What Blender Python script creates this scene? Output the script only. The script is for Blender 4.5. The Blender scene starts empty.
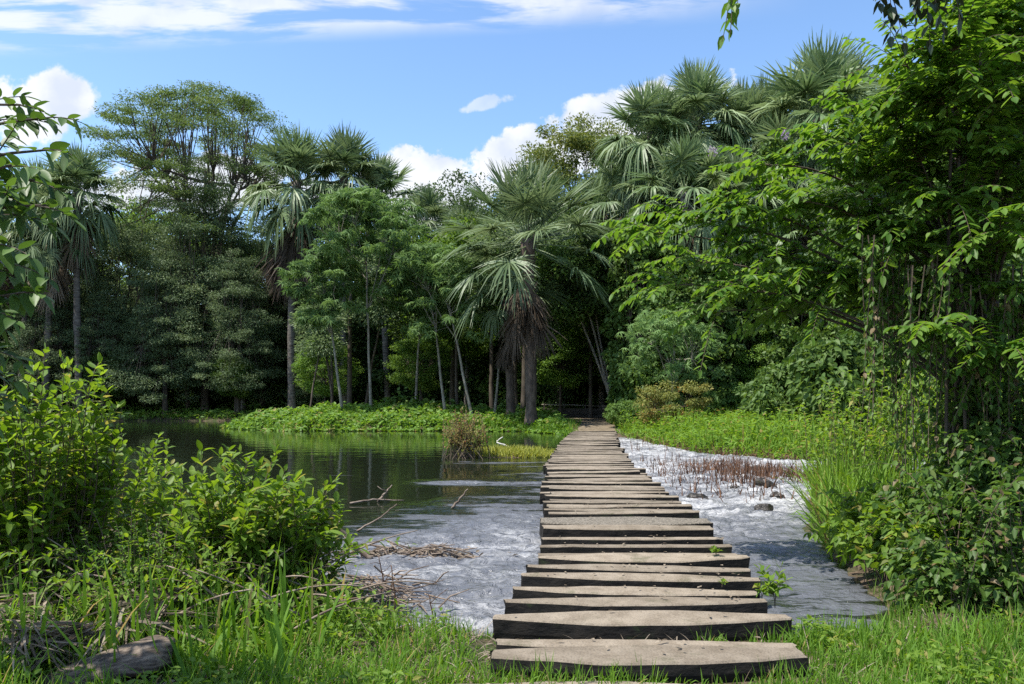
import bpy, math, random
import numpy as np
from math import radians as R, pi

# ------------------------------------------------------------------ render, camera, light
scn = bpy.context.scene
col = scn.collection
scn.render.engine = 'CYCLES'
cy = scn.cycles
cy.max_bounces = 6; cy.diffuse_bounces = 3; cy.glossy_bounces = 3; cy.transmission_bounces = 4
cy.transparent_max_bounces = 4; cy.caustics_reflective = False; cy.caustics_refractive = False
cy.use_denoising = False; cy.sample_clamp_indirect = 4.0; cy.sample_clamp_direct = 7.0
scn.render.resolution_x = 1024; scn.render.resolution_y = 684
vs = scn.view_settings
vs.view_transform = 'Standard'; vs.look = 'None'; vs.gamma = 1.0; vs.use_curve_mapping = False
vs.exposure = 0.75

F = 760.0; HZ = 400.0; CZ = 1.6
cd = bpy.data.cameras.new('camera'); cam = bpy.data.objects.new('camera', cd); col.objects.link(cam)
cam.location = (0, 0, CZ); cam.rotation_euler = (pi/2, 0, 0)
cd.sensor_width = 36; cd.lens = 36*F/1024; cd.shift_y = (HZ-342)/1024
cd.clip_start = 0.1; cd.clip_end = 3000
scn.camera = cam

SUN_EL, SUN_AZ = 63, -112          # azimuth clockwise from straight ahead (+Y)
world = bpy.data.worlds.new("World"); scn.world = world; world.use_nodes = True
sl = bpy.data.lights.new('sun', 'SUN'); sl.energy = 5.0; sl.angle = R(0.53); sl.color = (1.0, 0.95, 0.86)
so = bpy.data.objects.new('sun', sl); col.objects.link(so)
so.rotation_euler = (R(90-SUN_EL), 0, R(-SUN_AZ)+pi)   # lamp shines along its -Z
sdir = (math.sin(R(SUN_AZ))*math.cos(R(SUN_EL)), math.cos(R(SUN_AZ))*math.cos(R(SUN_EL)), math.sin(R(SUN_EL)))
import mathutils
so.rotation_euler = mathutils.Vector(sdir).to_track_quat('Z', 'Y').to_euler()

class NT:
    """small helper for node trees"""
    def __init__(s, nt): s.nt = nt; s.n = nt.nodes; s.l = nt.links
    def node(s, t, **kw):
        n = s.n.new(t)
        for k, v in kw.items():
            if k == 'ins':
                for a, b in v.items():
                    if isinstance(b, bpy.types.NodeSocket): s.l.new(b, n.inputs[a])
                    else: n.inputs[a].default_value = b
            else: setattr(n, k, v)
        return n
    def m(s, op, a, b=None, c=None, clamp=False):
        n = s.n.new('ShaderNodeMath'); n.operation = op; n.use_clamp = clamp
        for i, v in enumerate((a, b, c)):
            if v is None: continue
            if isinstance(v, bpy.types.NodeSocket): s.l.new(v, n.inputs[i])
            else: n.inputs[i].default_value = v
        return n.outputs[0]
    def mix(s, f, a, b, typ='RGBA'):
        n = s.n.new('ShaderNodeMix'); n.data_type = typ
        ia = {'RGBA': (0, 6, 7, 2), 'FLOAT': (0, 2, 3, 0)}[typ]
        for i, v in zip(ia[:3], (f, a, b)):
            if isinstance(v, bpy.types.NodeSocket): s.l.new(v, n.inputs[i])
            else: n.inputs[i].default_value = (*v, 1) if (isinstance(v, tuple) and len(v) == 3) else v
        return n.outputs[ia[3]]
    def smooth(s, x, lo, hi):
        n = s.n.new('ShaderNodeMapRange'); n.interpolation_type = 'SMOOTHSTEP'
        s.l.new(x, n.inputs[0]); n.inputs[1].default_value = lo; n.inputs[2].default_value = hi
        return n.outputs[0]

# ---- sky: Nishita with clouds by direction
def build_sky():
    w = NT(world.node_tree); w.n.clear()
    sky = w.node('ShaderNodeTexSky', sky_type='NISHITA', sun_disc=False, sun_elevation=R(SUN_EL), sun_rotation=R(SUN_AZ),
                 altitude=200.0, air_density=1.0, dust_density=0.6, ozone_density=1.6)
    tc = w.node('ShaderNodeTexCoord')
    sep = w.node('ShaderNodeSeparateXYZ', ins={0: tc.outputs['Generated']})
    x, y, z = sep.outputs
    ysafe = w.m('MAXIMUM', y, 0.12)
    u = w.m('DIVIDE', x, ysafe); v = w.m('DIVIDE', z, ysafe)
    comb = w.node('ShaderNodeCombineXYZ', ins={0: u, 1: v, 2: 0.0})
    n1 = w.node('ShaderNodeTexNoise', ins={'Vector': comb.outputs[0], 'Scale': 11.0, 'Detail': 9.0, 'Roughness': 0.62})
    nz = w.m('SUBTRACT', n1.outputs[0], 0.5)
    front = w.smooth(y, 0.1, 0.3)
    def blob(u0, v0, a, b, k, tilt=0.0):
        du = w.m('SUBTRACT', u, u0)
        dv = w.m('SUBTRACT', w.m('SUBTRACT', v, v0), w.m('MULTIPLY', du, tilt))
        q = w.m('ADD', w.m('POWER', w.m('ABSOLUTE', w.m('DIVIDE', du, a)), 2.0), w.m('POWER', w.m('ABSOLUTE', w.m('DIVIDE', dv, b)), 2.0))
        return w.smooth(w.m('ADD', w.m('SUBTRACT', 1.0, q), w.m('MULTIPLY', nz, k)), 0.05, 0.5)
    dens = None
    for args in [(-0.70, 0.375, 0.12, 0.065, 2.4, 0.0), (-0.60, 0.40, 0.055, 0.04, 1.8, 0.0), (0.09, 0.345, 0.17, 0.05, 2.8, 0.32),
                 (0.12, 0.372, 0.08, 0.036, 2.2, 0.2), (-0.03, 0.392, 0.04, 0.012, 2.6, 0.2, .55), (-0.09, 0.28, 0.16, 0.05, 3.0, 0.1), (-0.45, 0.28, 0.22, 0.04, 3.2, 0.0),
                 (0.42, 0.30, 0.12, 0.03, 2.6, 0.0), (-0.17, 0.27, 0.05, 0.02, 2.6, 0.1)]:
        b = blob(*args[:4], args[4]*1.9, args[5])
        if len(args) > 6: b = w.m('MULTIPLY', b, args[6])
        dens = b if dens is None else w.m('MAXIMUM', dens, b)
    # streaky high cloud
    mp = w.node('ShaderNodeMapping', ins={'Vector': comb.outputs[0], 'Rotation': (0, 0, R(-7)), 'Scale': (1.6, 11.0, 1.0)})
    n2 = w.node('ShaderNodeTexNoise', ins={'Vector': mp.outputs[0], 'Scale': 2.2, 'Detail': 6.0, 'Roughness': 0.6, 'Distortion': 0.3})
    hi = w.m('MULTIPLY', w.smooth(w.m('SUBTRACT', v, w.m('MULTIPLY', w.m('ADD', u, 0.4), 0.05)), 0.458, 0.50), w.smooth(w.m('MULTIPLY', u, -1.0), -0.42, -0.05))
    cir = w.m('MULTIPLY', hi, w.smooth(n2.outputs[0], 0.40, 0.56))
    dens = w.m('MAXIMUM', dens, w.m('MULTIPLY', cir, 0.85))
    dens = w.m('MULTIPLY', dens, front)
    # loose clouds over the rest of the dome
    n3 = w.node('ShaderNodeTexNoise', ins={'Vector': tc.outputs['Generated'], 'Scale': 3.2, 'Detail': 7.0, 'Roughness': 0.6})
    rest = w.m('MULTIPLY', w.smooth(n3.outputs[0], 0.50, 0.66), w.m('MAXIMUM', w.m('SUBTRACT', 1.0, front), w.smooth(z, 0.55, 0.75)))
    dens = w.m('MAXIMUM', dens, rest)
    n4 = w.node('ShaderNodeTexNoise', ins={'Vector': comb.outputs[0], 'Scale': 13.0, 'Detail': 5.0})
    cc = w.mix(w.smooth(n4.outputs[0], 0.35, 0.6), (5.0, 5.5, 6.5), (6.6, 6.8, 7.2))
    hs = w.node('ShaderNodeHueSaturation', ins={'Saturation': 1.1, 'Value': 1.78, 'Color': sky.outputs[0]})
    out = w.mix(dens, hs.outputs[0], cc)
    bg = w.node('ShaderNodeBackground', ins={'Color': out, 'Strength': 0.092})
    o = w.node('ShaderNodeOutputWorld'); w.l.new(bg.outputs[0], o.inputs[0])
build_sky()

# ------------------------------------------------------------------ helpers
def at(px, py, d):
    return np.array([(px-512)/F*d, d, CZ-(py-HZ)/F*d])

def nrm(v): return v/np.maximum(np.linalg.norm(v, axis=-1, keepdims=True), 1e-9)

def _hash(ix, iy, iz, seed):
    h = (ix.astype(np.int64)*374761393 + iy.astype(np.int64)*668265263 + iz.astype(np.int64)*2147483647 + seed*144269) & 0xffffffff
    h = ((h ^ (h >> 13))*1274126177) & 0xffffffff
    return ((h ^ (h >> 16)) & 0xffff)/65535.0
def vnoise(x, y, z=0.0, seed=0):
    x = np.asarray(x, float); y = np.asarray(y, float); z = np.zeros_like(x)+z
    ix, iy, iz = np.floor(x), np.floor(y), np.floor(z)
    fx, fy, fz = x-ix, y-iy, z-iz
    fx, fy, fz = [t*t*(3-2*t) for t in (fx, fy, fz)]
    r = 0
    for a in (0, 1):
        for b in (0, 1):
            for c in (0, 1):
                w = (fx if a else 1-fx)*(fy if b else 1-fy)*(fz if c else 1-fz)
                r = r+w*_hash(ix+a, iy+b, iz+c, seed)
    return r*2-1
def fbm(x, y, z=0.0, o=4, seed=0):
    r = 0; a = 1.0; s = 0
    for i in range(o):
        r = r+a*vnoise(np.asarray(x)*2**i, np.asarray(y)*2**i, np.asarray(z)*2**i, seed+i); s += a; a *= 0.5
    return r/s

class Geo:
    def __init__(s): s.V = []; s.L = []; s.S = []; s.M = []; s.A = []; s.n = 0
    def add(s, V, loops, sizes, rnd=None, mat=0):
        V = np.asarray(V, float).reshape(-1, 3); loops = np.asarray(loops, np.int64).ravel(); sizes = np.asarray(sizes, np.int64).ravel()
        s.V.append(V); s.L.append(loops+s.n); s.S.append(sizes); s.M.append(np.full(len(sizes), mat))
        s.A.append(np.zeros(len(V)) if rnd is None else np.broadcast_to(rnd, (len(V),)).astype(float)); s.n += len(V)
    def build(s, name, mats, parent=None, smooth=False, data_only=False):
        V = np.concatenate(s.V); L = np.concatenate(s.L); S = np.concatenate(s.S); M = np.concatenate(s.M); A = np.concatenate(s.A)
        me = bpy.data.meshes.new(name)
        me.vertices.add(len(V)); me.vertices.foreach_set('co', V.astype(np.float32).ravel())
        me.loops.add(len(L)); me.loops.foreach_set('vertex_index', L.astype(np.int32))
        me.polygons.add(len(S)); st = np.concatenate([[0], np.cumsum(S)[:-1]])
        me.polygons.foreach_set('loop_start', st.astype(np.int32)); me.polygons.foreach_set('loop_total', S.astype(np.int32))
        me.polygons.foreach_set('material_index', M.astype(np.int32))
        me.polygons.foreach_set('use_smooth', np.full(len(S), smooth))
        at_ = me.attributes.new('rnd', 'FLOAT', 'POINT'); at_.data.foreach_set('value', A.astype(np.float32))
        me.update(calc_edges=True)
        for m in (mats if isinstance(mats, (list, tuple)) else [mats]): me.materials.append(m)
        if data_only: return me
        o = bpy.data.objects.new(name, me); col.objects.link(o)
        if parent: o.parent = parent
        return o
    def tubes(s, paths, radii, k=6, rnd=0.5, mat=0, cap=True):
        paths = np.asarray(paths, float); M, n, _ = paths.shape
        radii = np.broadcast_to(np.asarray(radii, float), (M, n))
        T = nrm(np.gradient(paths, axis=1))
        ref = np.where(np.abs(T[:, :1, 2:3]) > 0.9, np.array([[[1., 0.05, 0]]]), np.array([[[0., 0.05, 1]]]))
        S_ = nrm(np.cross(T, np.broadcast_to(ref, T.shape))); U_ = np.cross(S_, T)
        a = np.arange(k)*2*pi/k
        V = paths[:, :, None]+radii[:, :, None, None]*(S_[:, :, None]*np.cos(a)[:, None]+U_[:, :, None]*np.sin(a)[:, None])
        i = np.arange(n-1)[:, None]*k; j = np.arange(k)[None]; j2 = (j+1) % k
        q = np.stack([i+j, i+j2, i+k+j2, i+k+j], -1).reshape(-1, 4)
        q = (q[None]+(np.arange(M)*n*k)[:, None, None])
        s.add(V, q, np.full(M*(n-1)*k, 4), np.repeat(np.broadcast_to(rnd, (M,)), n*k), mat)
        if cap:
            s.n -= 0
            caps = (np.arange(k)[::-1][None]+(np.arange(M)*n*k)[:, None]); caps2 = (np.arange(k)[None]+(n-1)*k+(np.arange(M)*n*k)[:, None])
            base = s.n-M*n*k
            s.V.append(np.zeros((0, 3))); s.A.append(np.zeros(0)); s.L.append(np.concatenate([caps.ravel(), caps2.ravel()])+base)
            s.S.append(np.full(2*M, k)); s.M.append(np.full(2*M, mat))
    def leaves(s, tpl, P, D, U, L, W, droop=0.0, rnd=None, mat=0):
        tv, tf = tpl; P = np.asarray(P, float); N = len(P)
        if N == 0: return
        D = nrm(np.broadcast_to(D, P.shape)); S_ = nrm(np.cross(D, np.broadcast_to(U, P.shape))); U_ = np.cross(S_, D)
        L = np.broadcast_to(L, (N,)); W = np.broadcast_to(W, (N,)); droop = np.broadcast_to(droop, (N,))
        a, b, c = tv[:, 0], tv[:, 1], tv[:, 2]
        V = P[:, None]+D[:, None]*(L[:, None]*a)[..., None]+S_[:, None]*(W[:, None]*b)[..., None]+U_[:, None]*(W[:, None]*c)[..., None]
        V[:, :, 2] -= (droop*L)[:, None]*a**2
        k = len(tv); fl = np.concatenate([np.array(f) for f in tf]); fs = np.array([len(f) for f in tf])
        loops = (fl[None]+(np.arange(N)*k)[:, None]).ravel()
        if rnd is None: rnd = rng.random(N)
        s.add(V, loops, np.tile(fs, N), np.repeat(rnd, k), mat)

rng = np.random.default_rng(7)
QUAD = (np.array([[0, 0, 0], [.45, .5, .12], [1, 0, 0], [.45, -.5, .12]], float), [(0, 3, 2, 1)])
LEAF = (np.array([[0, 0, 0], [.3, 0, -.05], [.65, 0, -.05], [1, 0, 0], [.28, .46, .12], [.62, .42, .1], [.28, -.46, .12], [.62, -.42, .1]], float),
        [(0, 1, 4), (1, 2, 5, 4), (2, 3, 5), (0, 6, 1), (1, 6, 7, 2), (2, 7, 3)])
HEART = (np.array([[0, 0, 0], [-.12, .25, .1], [.12, .5, .12], [.5, .42, .1], [1, 0, -.05], [.5, -.42, .1], [.12, -.5, .12], [-.12, -.25, .1]], float),
         [(0, 1, 2, 3), (0, 3, 4), (0, 4, 5), (0, 5, 6, 7)])
def leaf_fine(nseg=6, wmax=.5):
    t_ = np.linspace(0, 1, nseg+1); w = np.sin(pi*np.clip(t_, 0, 1)**.85)**.8*wmax; w[0] = w[-1] = 0.0
    v = [[a, 0, -.04*math.sin(pi*a)] for a in t_]+[[t_[i], w[i], .10] for i in range(1, nseg)]+[[t_[i], -w[i], .10] for i in range(1, nseg)]
    L0, R0 = nseg+1, nseg+1+nseg-1; f = [(0, 1, L0), (0, R0, 1)]
    for i in range(1, nseg-1): f += [(i, i+1, L0+i, L0+i-1), (i, R0+i-1, R0+i, i+1)]
    f += [(nseg-1, nseg, L0+nseg-2), (nseg-1, R0+nseg-2, nseg)]
    return (np.array(v, float), f)
FINE = leaf_fine()
BLADE = (np.array([[0, -.5, 0], [0, .5, 0], [.3, -.45, 0], [.3, .45, 0], [.65, -.32, 0], [.65, .32, 0], [1, 0, 0]], float),
         [(0, 1, 3, 2), (2, 3, 5, 4), (4, 5, 6)])

def lobed(n=8):
    v = [[0, 0, 0]]; f = []
    for i in range(n):
        t = (i+.5)/n*2*pi*0.94; r = .5
        for dt, rr in ((-.34, .33), (0, 1.0), (.34, .33)):
            v.append([math.cos(t+dt)*r*rr, math.sin(t+dt)*r*rr, -.22*rr**2])
        b = 1+3*i; f.append((0, b, b+1, b+2))
    return (np.array(v, float), f)
LOBED = lobed()

def rdir(n, g=None):
    g = g or rng
    return nrm(g.normal(size=(n, 3)))

# ------------------------------------------------------------------ materials
def new_mat(name):
    m = bpy.data.materials.new(name); m.use_nodes = True; t = NT(m.node_tree); t.n.clear()
    return m, t
def leaf_mat(name, c1, c2, rough=0.45, trans=0.3, spec=0.5, c3=None, obj_var=0.25):
    m, t = new_mat(name)
    a = t.node('ShaderNodeAttribute', attribute_name='rnd').outputs['Fac']
    c = t.mix(a, c1, c2)
    if c3: c = t.mix(t.smooth(a, 0.93, 0.97), c, c3)
    oi = t.node('ShaderNodeObjectInfo')
    val = t.m('ADD', 1-obj_var, t.m('MULTIPLY', oi.outputs['Random'], 2*obj_var))
    hs = t.node('ShaderNodeHueSaturation', ins={'Color': c, 'Value': val})
    c = hs.outputs[0]
    p = t.node('ShaderNodeBsdfPrincipled', ins={'Base Color': c, 'Roughness': rough, 'Specular IOR Level': spec})
    tc = t.node('ShaderNodeHueSaturation', ins={'Color': c, 'Hue': 0.485, 'Saturation': 1.1, 'Value': 1.7})
    tr = t.node('ShaderNodeBsdfTranslucent', ins={'Color': tc.outputs[0]})
    mx = t.node('ShaderNodeMixShader', ins={0: trans, 1: p.outputs[0], 2: tr.outputs[0]})
    o = t.node('ShaderNodeOutputMaterial'); t.l.new(mx.outputs[0], o.inputs[0])
    return m
def rough_mat(name, c1, c2, scale=3.0, rough=0.9, bump=0.3, stretch=(1, 1, 1), c3=None, c3r=(.6, .7), bdist=0.02, fine=None, coord='Object', ovar=0.0):
    m, t = new_mat(name)
    tc = t.node('ShaderNodeTexCoord'); oj = t.node('ShaderNodeObjectInfo')
    mp = t.node('ShaderNodeMapping', ins={'Vector': tc.outputs[coord], 'Scale': stretch, 'Location': oj.outputs['Location']})
    n = t.node('ShaderNodeTexNoise', ins={'Vector': mp.outputs[0], 'Scale': scale, 'Detail': 8.0, 'Roughness': 0.65})
    c = t.mix(t.smooth(n.outputs[0], 0.35, 0.65), c1, c2)
    if c3:
        n2 = t.node('ShaderNodeTexNoise', ins={'Vector': mp.outputs[0], 'Scale': scale*0.37, 'Detail': 6.0, 'Roughness': 0.7})
        c = t.mix(t.smooth(n2.outputs[0], *c3r), c, c3)
    h = n.outputs[0]
    if fine:
        n3 = t.node('ShaderNodeTexNoise', ins={'Vector': tc.outputs[coord], 'Scale': fine, 'Detail': 2.0})
        c = t.mix(t.m('MULTIPLY', t.smooth(n3.outputs[0], 0.5, 0.7), 0.5), c, tuple(v*1.5 for v in c1))
        c = t.mix(t.m('MULTIPLY', t.smooth(n3.outputs[0], 0.5, 0.3), 0.5), c, tuple(v*0.5 for v in c1))
        h = t.m('ADD', h, n3.outputs[0])
    if ovar:
        oi = t.node('ShaderNodeObjectInfo'); val = t.m('ADD', 1-ovar, t.m('MULTIPLY', oi.outputs['Random'], 2*ovar))
        hs = t.node('ShaderNodeHueSaturation', ins={'Color': c, 'Value': val}); c = hs.outputs[0]
    b = t.node('ShaderNodeBump', ins={'Height': h, 'Strength': bump, 'Distance': bdist})
    p = t.node('ShaderNodeBsdfPrincipled', ins={'Base Color': c, 'Roughness': rough, 'Specular IOR Level': 0.3, 'Normal': b.outputs[0]})
    o = t.node('ShaderNodeOutputMaterial'); t.l.new(p.outputs[0], o.inputs[0])
    return m

M = {}
M['palm'] = leaf_mat('palm_leaf', (.075, .13, .05), (.21, .275, .135), .5, .25, .4, obj_var=.12)
M['palm_dead'] = leaf_mat('dead_palm_leaf', (.12, .095, .07), (.26, .21, .15), .8, .15, .2)
M['deep'] = leaf_mat('deep_green_leaf', (.03, .065, .018), (.085, .14, .036), .55, .3, .3, obj_var=.15)  # darker green leaves of the round and understory trees
M['skirt'] = leaf_mat('brown_dead_frond', (.05, .038, .028), (.13, .10, .075), .8, .1, .2)
M['dark'] = leaf_mat('dark_tree_leaf', (.07, .115, .05), (.17, .23, .105), .55, .3, .3, obj_var=.12)
M['olive'] = leaf_mat('olive_tree_leaf', (.055, .10, .026), (.12, .17, .048), .6, .35, .3)
M['mid'] = leaf_mat('broad_tree_leaf', (.055, .115, .022), (.125, .205, .045), .55, .32, .3)
M['bright'] = leaf_mat('bright_tree_leaf', (.07, .14, .02), (.15, .25, .045), .55, .38, .3)
M['cecropia'] = leaf_mat('pale_lobed_leaf', (.07, .14, .035), (.17, .27, .09), .6, .3, .3)
M['rust'] = leaf_mat('rusty_leaf', (.07, .11, .025), (.15, .17, .04), .6, .3, .3)
M['near'] = leaf_mat('feathery_leaf', (.06, .145, .02), (.145, .25, .038), .5, .45, .3, obj_var=0.05)
M['near_dark'] = leaf_mat('vine_leaf', (.035, .085, .014), (.11, .19, .035), .5, .4, .3, c3=(.2, .15, .08), obj_var=0.05)
M['bush'] = leaf_mat('lance_leaf', (.085, .165, .018), (.18, .28, .04), .5, .45, .3, c3=(.25, .24, .06), obj_var=0.05)
M['grass'] = leaf_mat('grass_blade', (.075, .165, .018), (.16, .29, .04), .6, .42, .2, c3=(.3, .24, .1), obj_var=0.0)
M['grass_far'] = leaf_mat('bank_grass', (.095, .19, .02), (.19, .31, .048), .6, .42, .2, c3=(.25, .2, .06), obj_var=0.0)
M['herb'] = leaf_mat('water_herb', (.08, .17, .02), (.18, .30, .05), .55, .38, .3, c3=(.28, .25, .09), obj_var=0.0)
M['yellow'] = leaf_mat('yellow_grass', (.2, .24, .03), (.32, .32, .07), .6, .3, .3, obj_var=0.0)
M['redleaf'] = leaf_mat('reddish_leaf', (.22, .15, .07), (.22, .25, .07), .6, .35, .3, c3=(.42, .17, .12), obj_var=0.0)
M['dry'] = leaf_mat('dry_leaf', (.10, .075, .05), (.3, .25, .19), .7, .15, .3, obj_var=0.0)
M['reed'] = leaf_mat('dead_reed', (.06, .032, .022), (.17, .09, .05), .8, .1, .2, obj_var=0.0)
M['silhouette'] = leaf_mat('backlit_dark_leaf', (.012, .025, .008), (.025, .045, .014), .45, .06, .4)  # near black: backlit look put into the leaf colour
M['glossy'] = leaf_mat('thick_green_leaf', (.03, .07, .014), (.08, .15, .026), .5, .3, .4)
M['yellowbush'] = leaf_mat('yellowish_leaf', (.13, .16, .035), (.26, .25, .07), .6, .3, .3, c3=(.35, .2, .06), obj_var=0.0)
M['pink'] = leaf_mat('mauve_flower', (.3, .22, .34), (.42, .33, .45), .6, .3, .3)
M['bark'] = rough_mat('dark_bark', (.05, .04, .03), (.11, .09, .07), 4, .95, .6, (1, 1, .3), (.06, .08, .04))
M['bark_pale'] = rough_mat('pale_bark', (.15, .135, .11), (.3, .27, .22), 5, .85, .3, (1, 1, .5), (.12, .13, .08))
M['bark_palm'] = rough_mat('palm_bark', (.07, .06, .052), (.19, .17, .145), 3, .95, .6, (.6, .6, 2.2), (.05, .04, .03))
M['bark_fibre'] = rough_mat('palm_fibre_bark', (.06, .045, .035), (.14, .105, .08), 4, .95, .8, (1.5, 1.5, .5), (.045, .035, .028))
M['twig'] = rough_mat('twig_bark', (.06, .045, .03), (.13, .1, .07), 20, .9, .3)
M['drift'] = rough_mat('driftwood', (.11, .08, .06), (.26, .21, .17), 8, .9, .5, (1, 1, 1), (.05, .035, .03))
M['drift_pale'] = rough_mat('bleached_wood', (.45, .42, .36), (.65, .62, .55), 8, .8, .3)
M['rock'] = rough_mat('wet_rock', (.02, .018, .015), (.06, .052, .045), 9, .4, .9, c3=(.07, .06, .02))
M['slab'] = rough_mat('slab_top', (.155, .126, .093), (.238, .20, .154), 5, .9, .35, c3=(.075, .075, .04), c3r=(.54, .72), fine=75, bdist=0.012, ovar=.2)
M['slab_side'] = rough_mat('slab_side', (.004, .0035, .003), (.016, .013, .010), 7, .8, .7, (1, 1, 2.5), c3=(.02, .03, .009), c3r=(.57, .7), bdist=.02)  # near black: shade of the slab faces put into the colour, plus moss
M['gravel'] = rough_mat('slab_gravel', (.085, .075, .058), (.25, .22, .18), 38, .9, .9, c3=(.12, .1, .08), bdist=.03)
M['plank'] = rough_mat('dark_plank', (.035, .028, .022), (.09, .075, .06), 3, .85, .4, (.3, 4, 4))
M['sheath'] = rough_mat('palm_sheath', (.05, .036, .026), (.21, .165, .125), 6, .75, .6, (1.0, 7, 7), c3=(.045, .035, .03), c3r=(.5, .62), bdist=.02)

# ground
gm, t = new_mat('soil')
tc = t.node('ShaderNodeTexCoord')
n = t.node('ShaderNodeTexNoise', ins={'Vector': tc.outputs['Object'], 'Scale': 1.3, 'Detail': 10.0, 'Roughness': .7})
n2 = t.node('ShaderNodeTexNoise', ins={'Vector': tc.outputs['Object'], 'Scale': 14.0, 'Detail': 6.0, 'Roughness': .7})
c = t.mix(t.smooth(n2.outputs[0], .35, .65), (.05, .036, .024), (.13, .095, .065))
c = t.mix(t.smooth(n.outputs[0], .45, .6), c, (.03, .045, .012))
pa = t.node('ShaderNodeAttribute', attribute_name='rnd').outputs['Fac']
bp = t.node('ShaderNodeBump', ins={'Height': n2.outputs[0], 'Strength': .6, 'Distance': .05})
p = t.node('ShaderNodeBsdfPrincipled', ins={'Base Color': c, 'Roughness': .95, 'Specular IOR Level': .2, 'Normal': bp.outputs[0]})
o = t.node('ShaderNodeOutputMaterial'); t.l.new(p.outputs[0], o.inputs[0]); M['soil'] = gm
M['path'] = rough_mat('path_dirt', (.11, .085, .055), (.2, .16, .11), 3, .95, .4, c3=(.08, .075, .04), fine=25)

# water: still dark pond with a rippled, foaming reach (mask in 'rnd': 0 still .. 1 rapids)
wm, t = new_mat('river_water')
tc = t.node('ShaderNodeTexCoord'); vec = tc.outputs['Object']
rap = t.node('ShaderNodeAttribute', attribute_name='rnd').outputs['Fac']
calm = t.node('ShaderNodeMapping', ins={'Vector': vec, 'Scale': (.7, 1.2, 1)})
nc = t.node('ShaderNodeTexNoise', ins={'Vector': calm.outputs[0], 'Scale': 1.3, 'Detail': 3.0})
nr = t.node('ShaderNodeTexNoise', ins={'Vector': vec, 'Scale': 5.5, 'Detail': 4.0, 'Roughness': .6, 'Distortion': .8})
h = t.m('ADD', t.m('MULTIPLY', nc.outputs[0], .010), t.m('MULTIPLY', t.m('MULTIPLY', nr.outputs[0], rap), .12))
bp = t.node('ShaderNodeBump', ins={'Height': h, 'Strength': 1.0, 'Distance': 1.0})
fm = t.node('ShaderNodeMapping', ins={'Vector': vec, 'Scale': (1.0, 1.9, 1)})
nf = t.node('ShaderNodeTexNoise', ins={'Vector': fm.outputs[0], 'Scale': 2.4, 'Detail': 9.0, 'Roughness': .68, 'Distortion': .9})
nf2 = t.node('ShaderNodeTexNoise', ins={'Vector': fm.outputs[0], 'Scale': 11.0, 'Detail': 6.0, 'Roughness': .7, 'Distortion': 1.2})
nbig = t.node('ShaderNodeTexNoise', ins={'Vector': fm.outputs[0], 'Scale': .55, 'Detail': 5.0, 'Roughness': .6, 'Distortion': 1.5})
fv = t.m('ADD', t.m('MULTIPLY', nf.outputs[0], .55), t.m('MULTIPLY', nf2.outputs[0], .45))
em = t.node('ShaderNodeMapping', ins={'Vector': vec, 'Scale': (.55, 2.6, 1)})
ne = t.node('ShaderNodeTexNoise', ins={'Vector': em.outputs[0], 'Scale': 1.1, 'Detail': 7.0, 'Roughness': .62, 'Distortion': .4})
fo = t.smooth(t.m('ADD', fv, t.m('MULTIPLY', rap, .30)), .60, .78)
fo = t.m('MULTIPLY', t.m('MULTIPLY', t.m('MULTIPLY', fo, t.smooth(ne.outputs[0], .68, .42)), t.smooth(rap, .08, .3)), t.smooth(t.m('ADD', nbig.outputs[0], t.m('MULTIPLY', rap, .35)), .52, .82))
fo = t.m('MULTIPLY', fo, t.m('ADD', .42, t.m('MULTIPLY', t.smooth(rap, .45, .95), .58)))
silt_sheen = t.smooth(t.m('ADD', rap, t.m('MULTIPLY', t.m('SUBTRACT', ne.outputs[0], .5), 1.9)), .36, .44)
fl = t.node('ShaderNodeTexNoise', ins={'Vector': em.outputs[0], 'Scale': 5.5, 'Detail': 5.0, 'Roughness': .7, 'Distortion': .8})
silt_sheen = t.m('MULTIPLY', silt_sheen, t.m('SUBTRACT', 1.0, t.m('MULTIPLY', t.smooth(fl.outputs[0], .56, .62), .8)))
wp = t.node('ShaderNodeBsdfPrincipled', ins={'Base Color': t.mix(silt_sheen, (.012, .016, .009), (.10, .106, .122)), 'Roughness': t.m('ADD', .03, t.m('MULTIPLY', silt_sheen, .20)), 'IOR': 1.33, 'Specular IOR Level': .5, 'Normal': bp.outputs[0]})  # pale grey base: silt plus sky reflected off ripples, painted into the colour
fc = t.mix(t.smooth(t.m('ADD', t.m('ADD', t.m('MULTIPLY', nf2.outputs[0], .6), t.m('MULTIPLY', nf.outputs[0], .4)), t.m('ADD', t.m('MULTIPLY', rap, .15), t.m('MULTIPLY', t.m('SUBTRACT', nbig.outputs[0], .5), .45))), .50, .72), (.14, .146, .162), t.mix(t.smooth(rap, .6, .92), (.235, .242, .258), (.43, .43, .43)))  # grey where rap is low: reflected sky painted into the foam colour
fp = t.node('ShaderNodeBsdfPrincipled', ins={'Base Color': fc, 'Roughness': .5, 'Specular IOR Level': .5, 'Normal': bp.outputs[0]})
mx = t.node('ShaderNodeMixShader', ins={0: fo, 1: wp.outputs[0], 2: fp.outputs[0]})
o = t.node('ShaderNodeOutputMaterial'); t.l.new(mx.outputs[0], o.inputs[0]); M['water'] = wm

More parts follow.
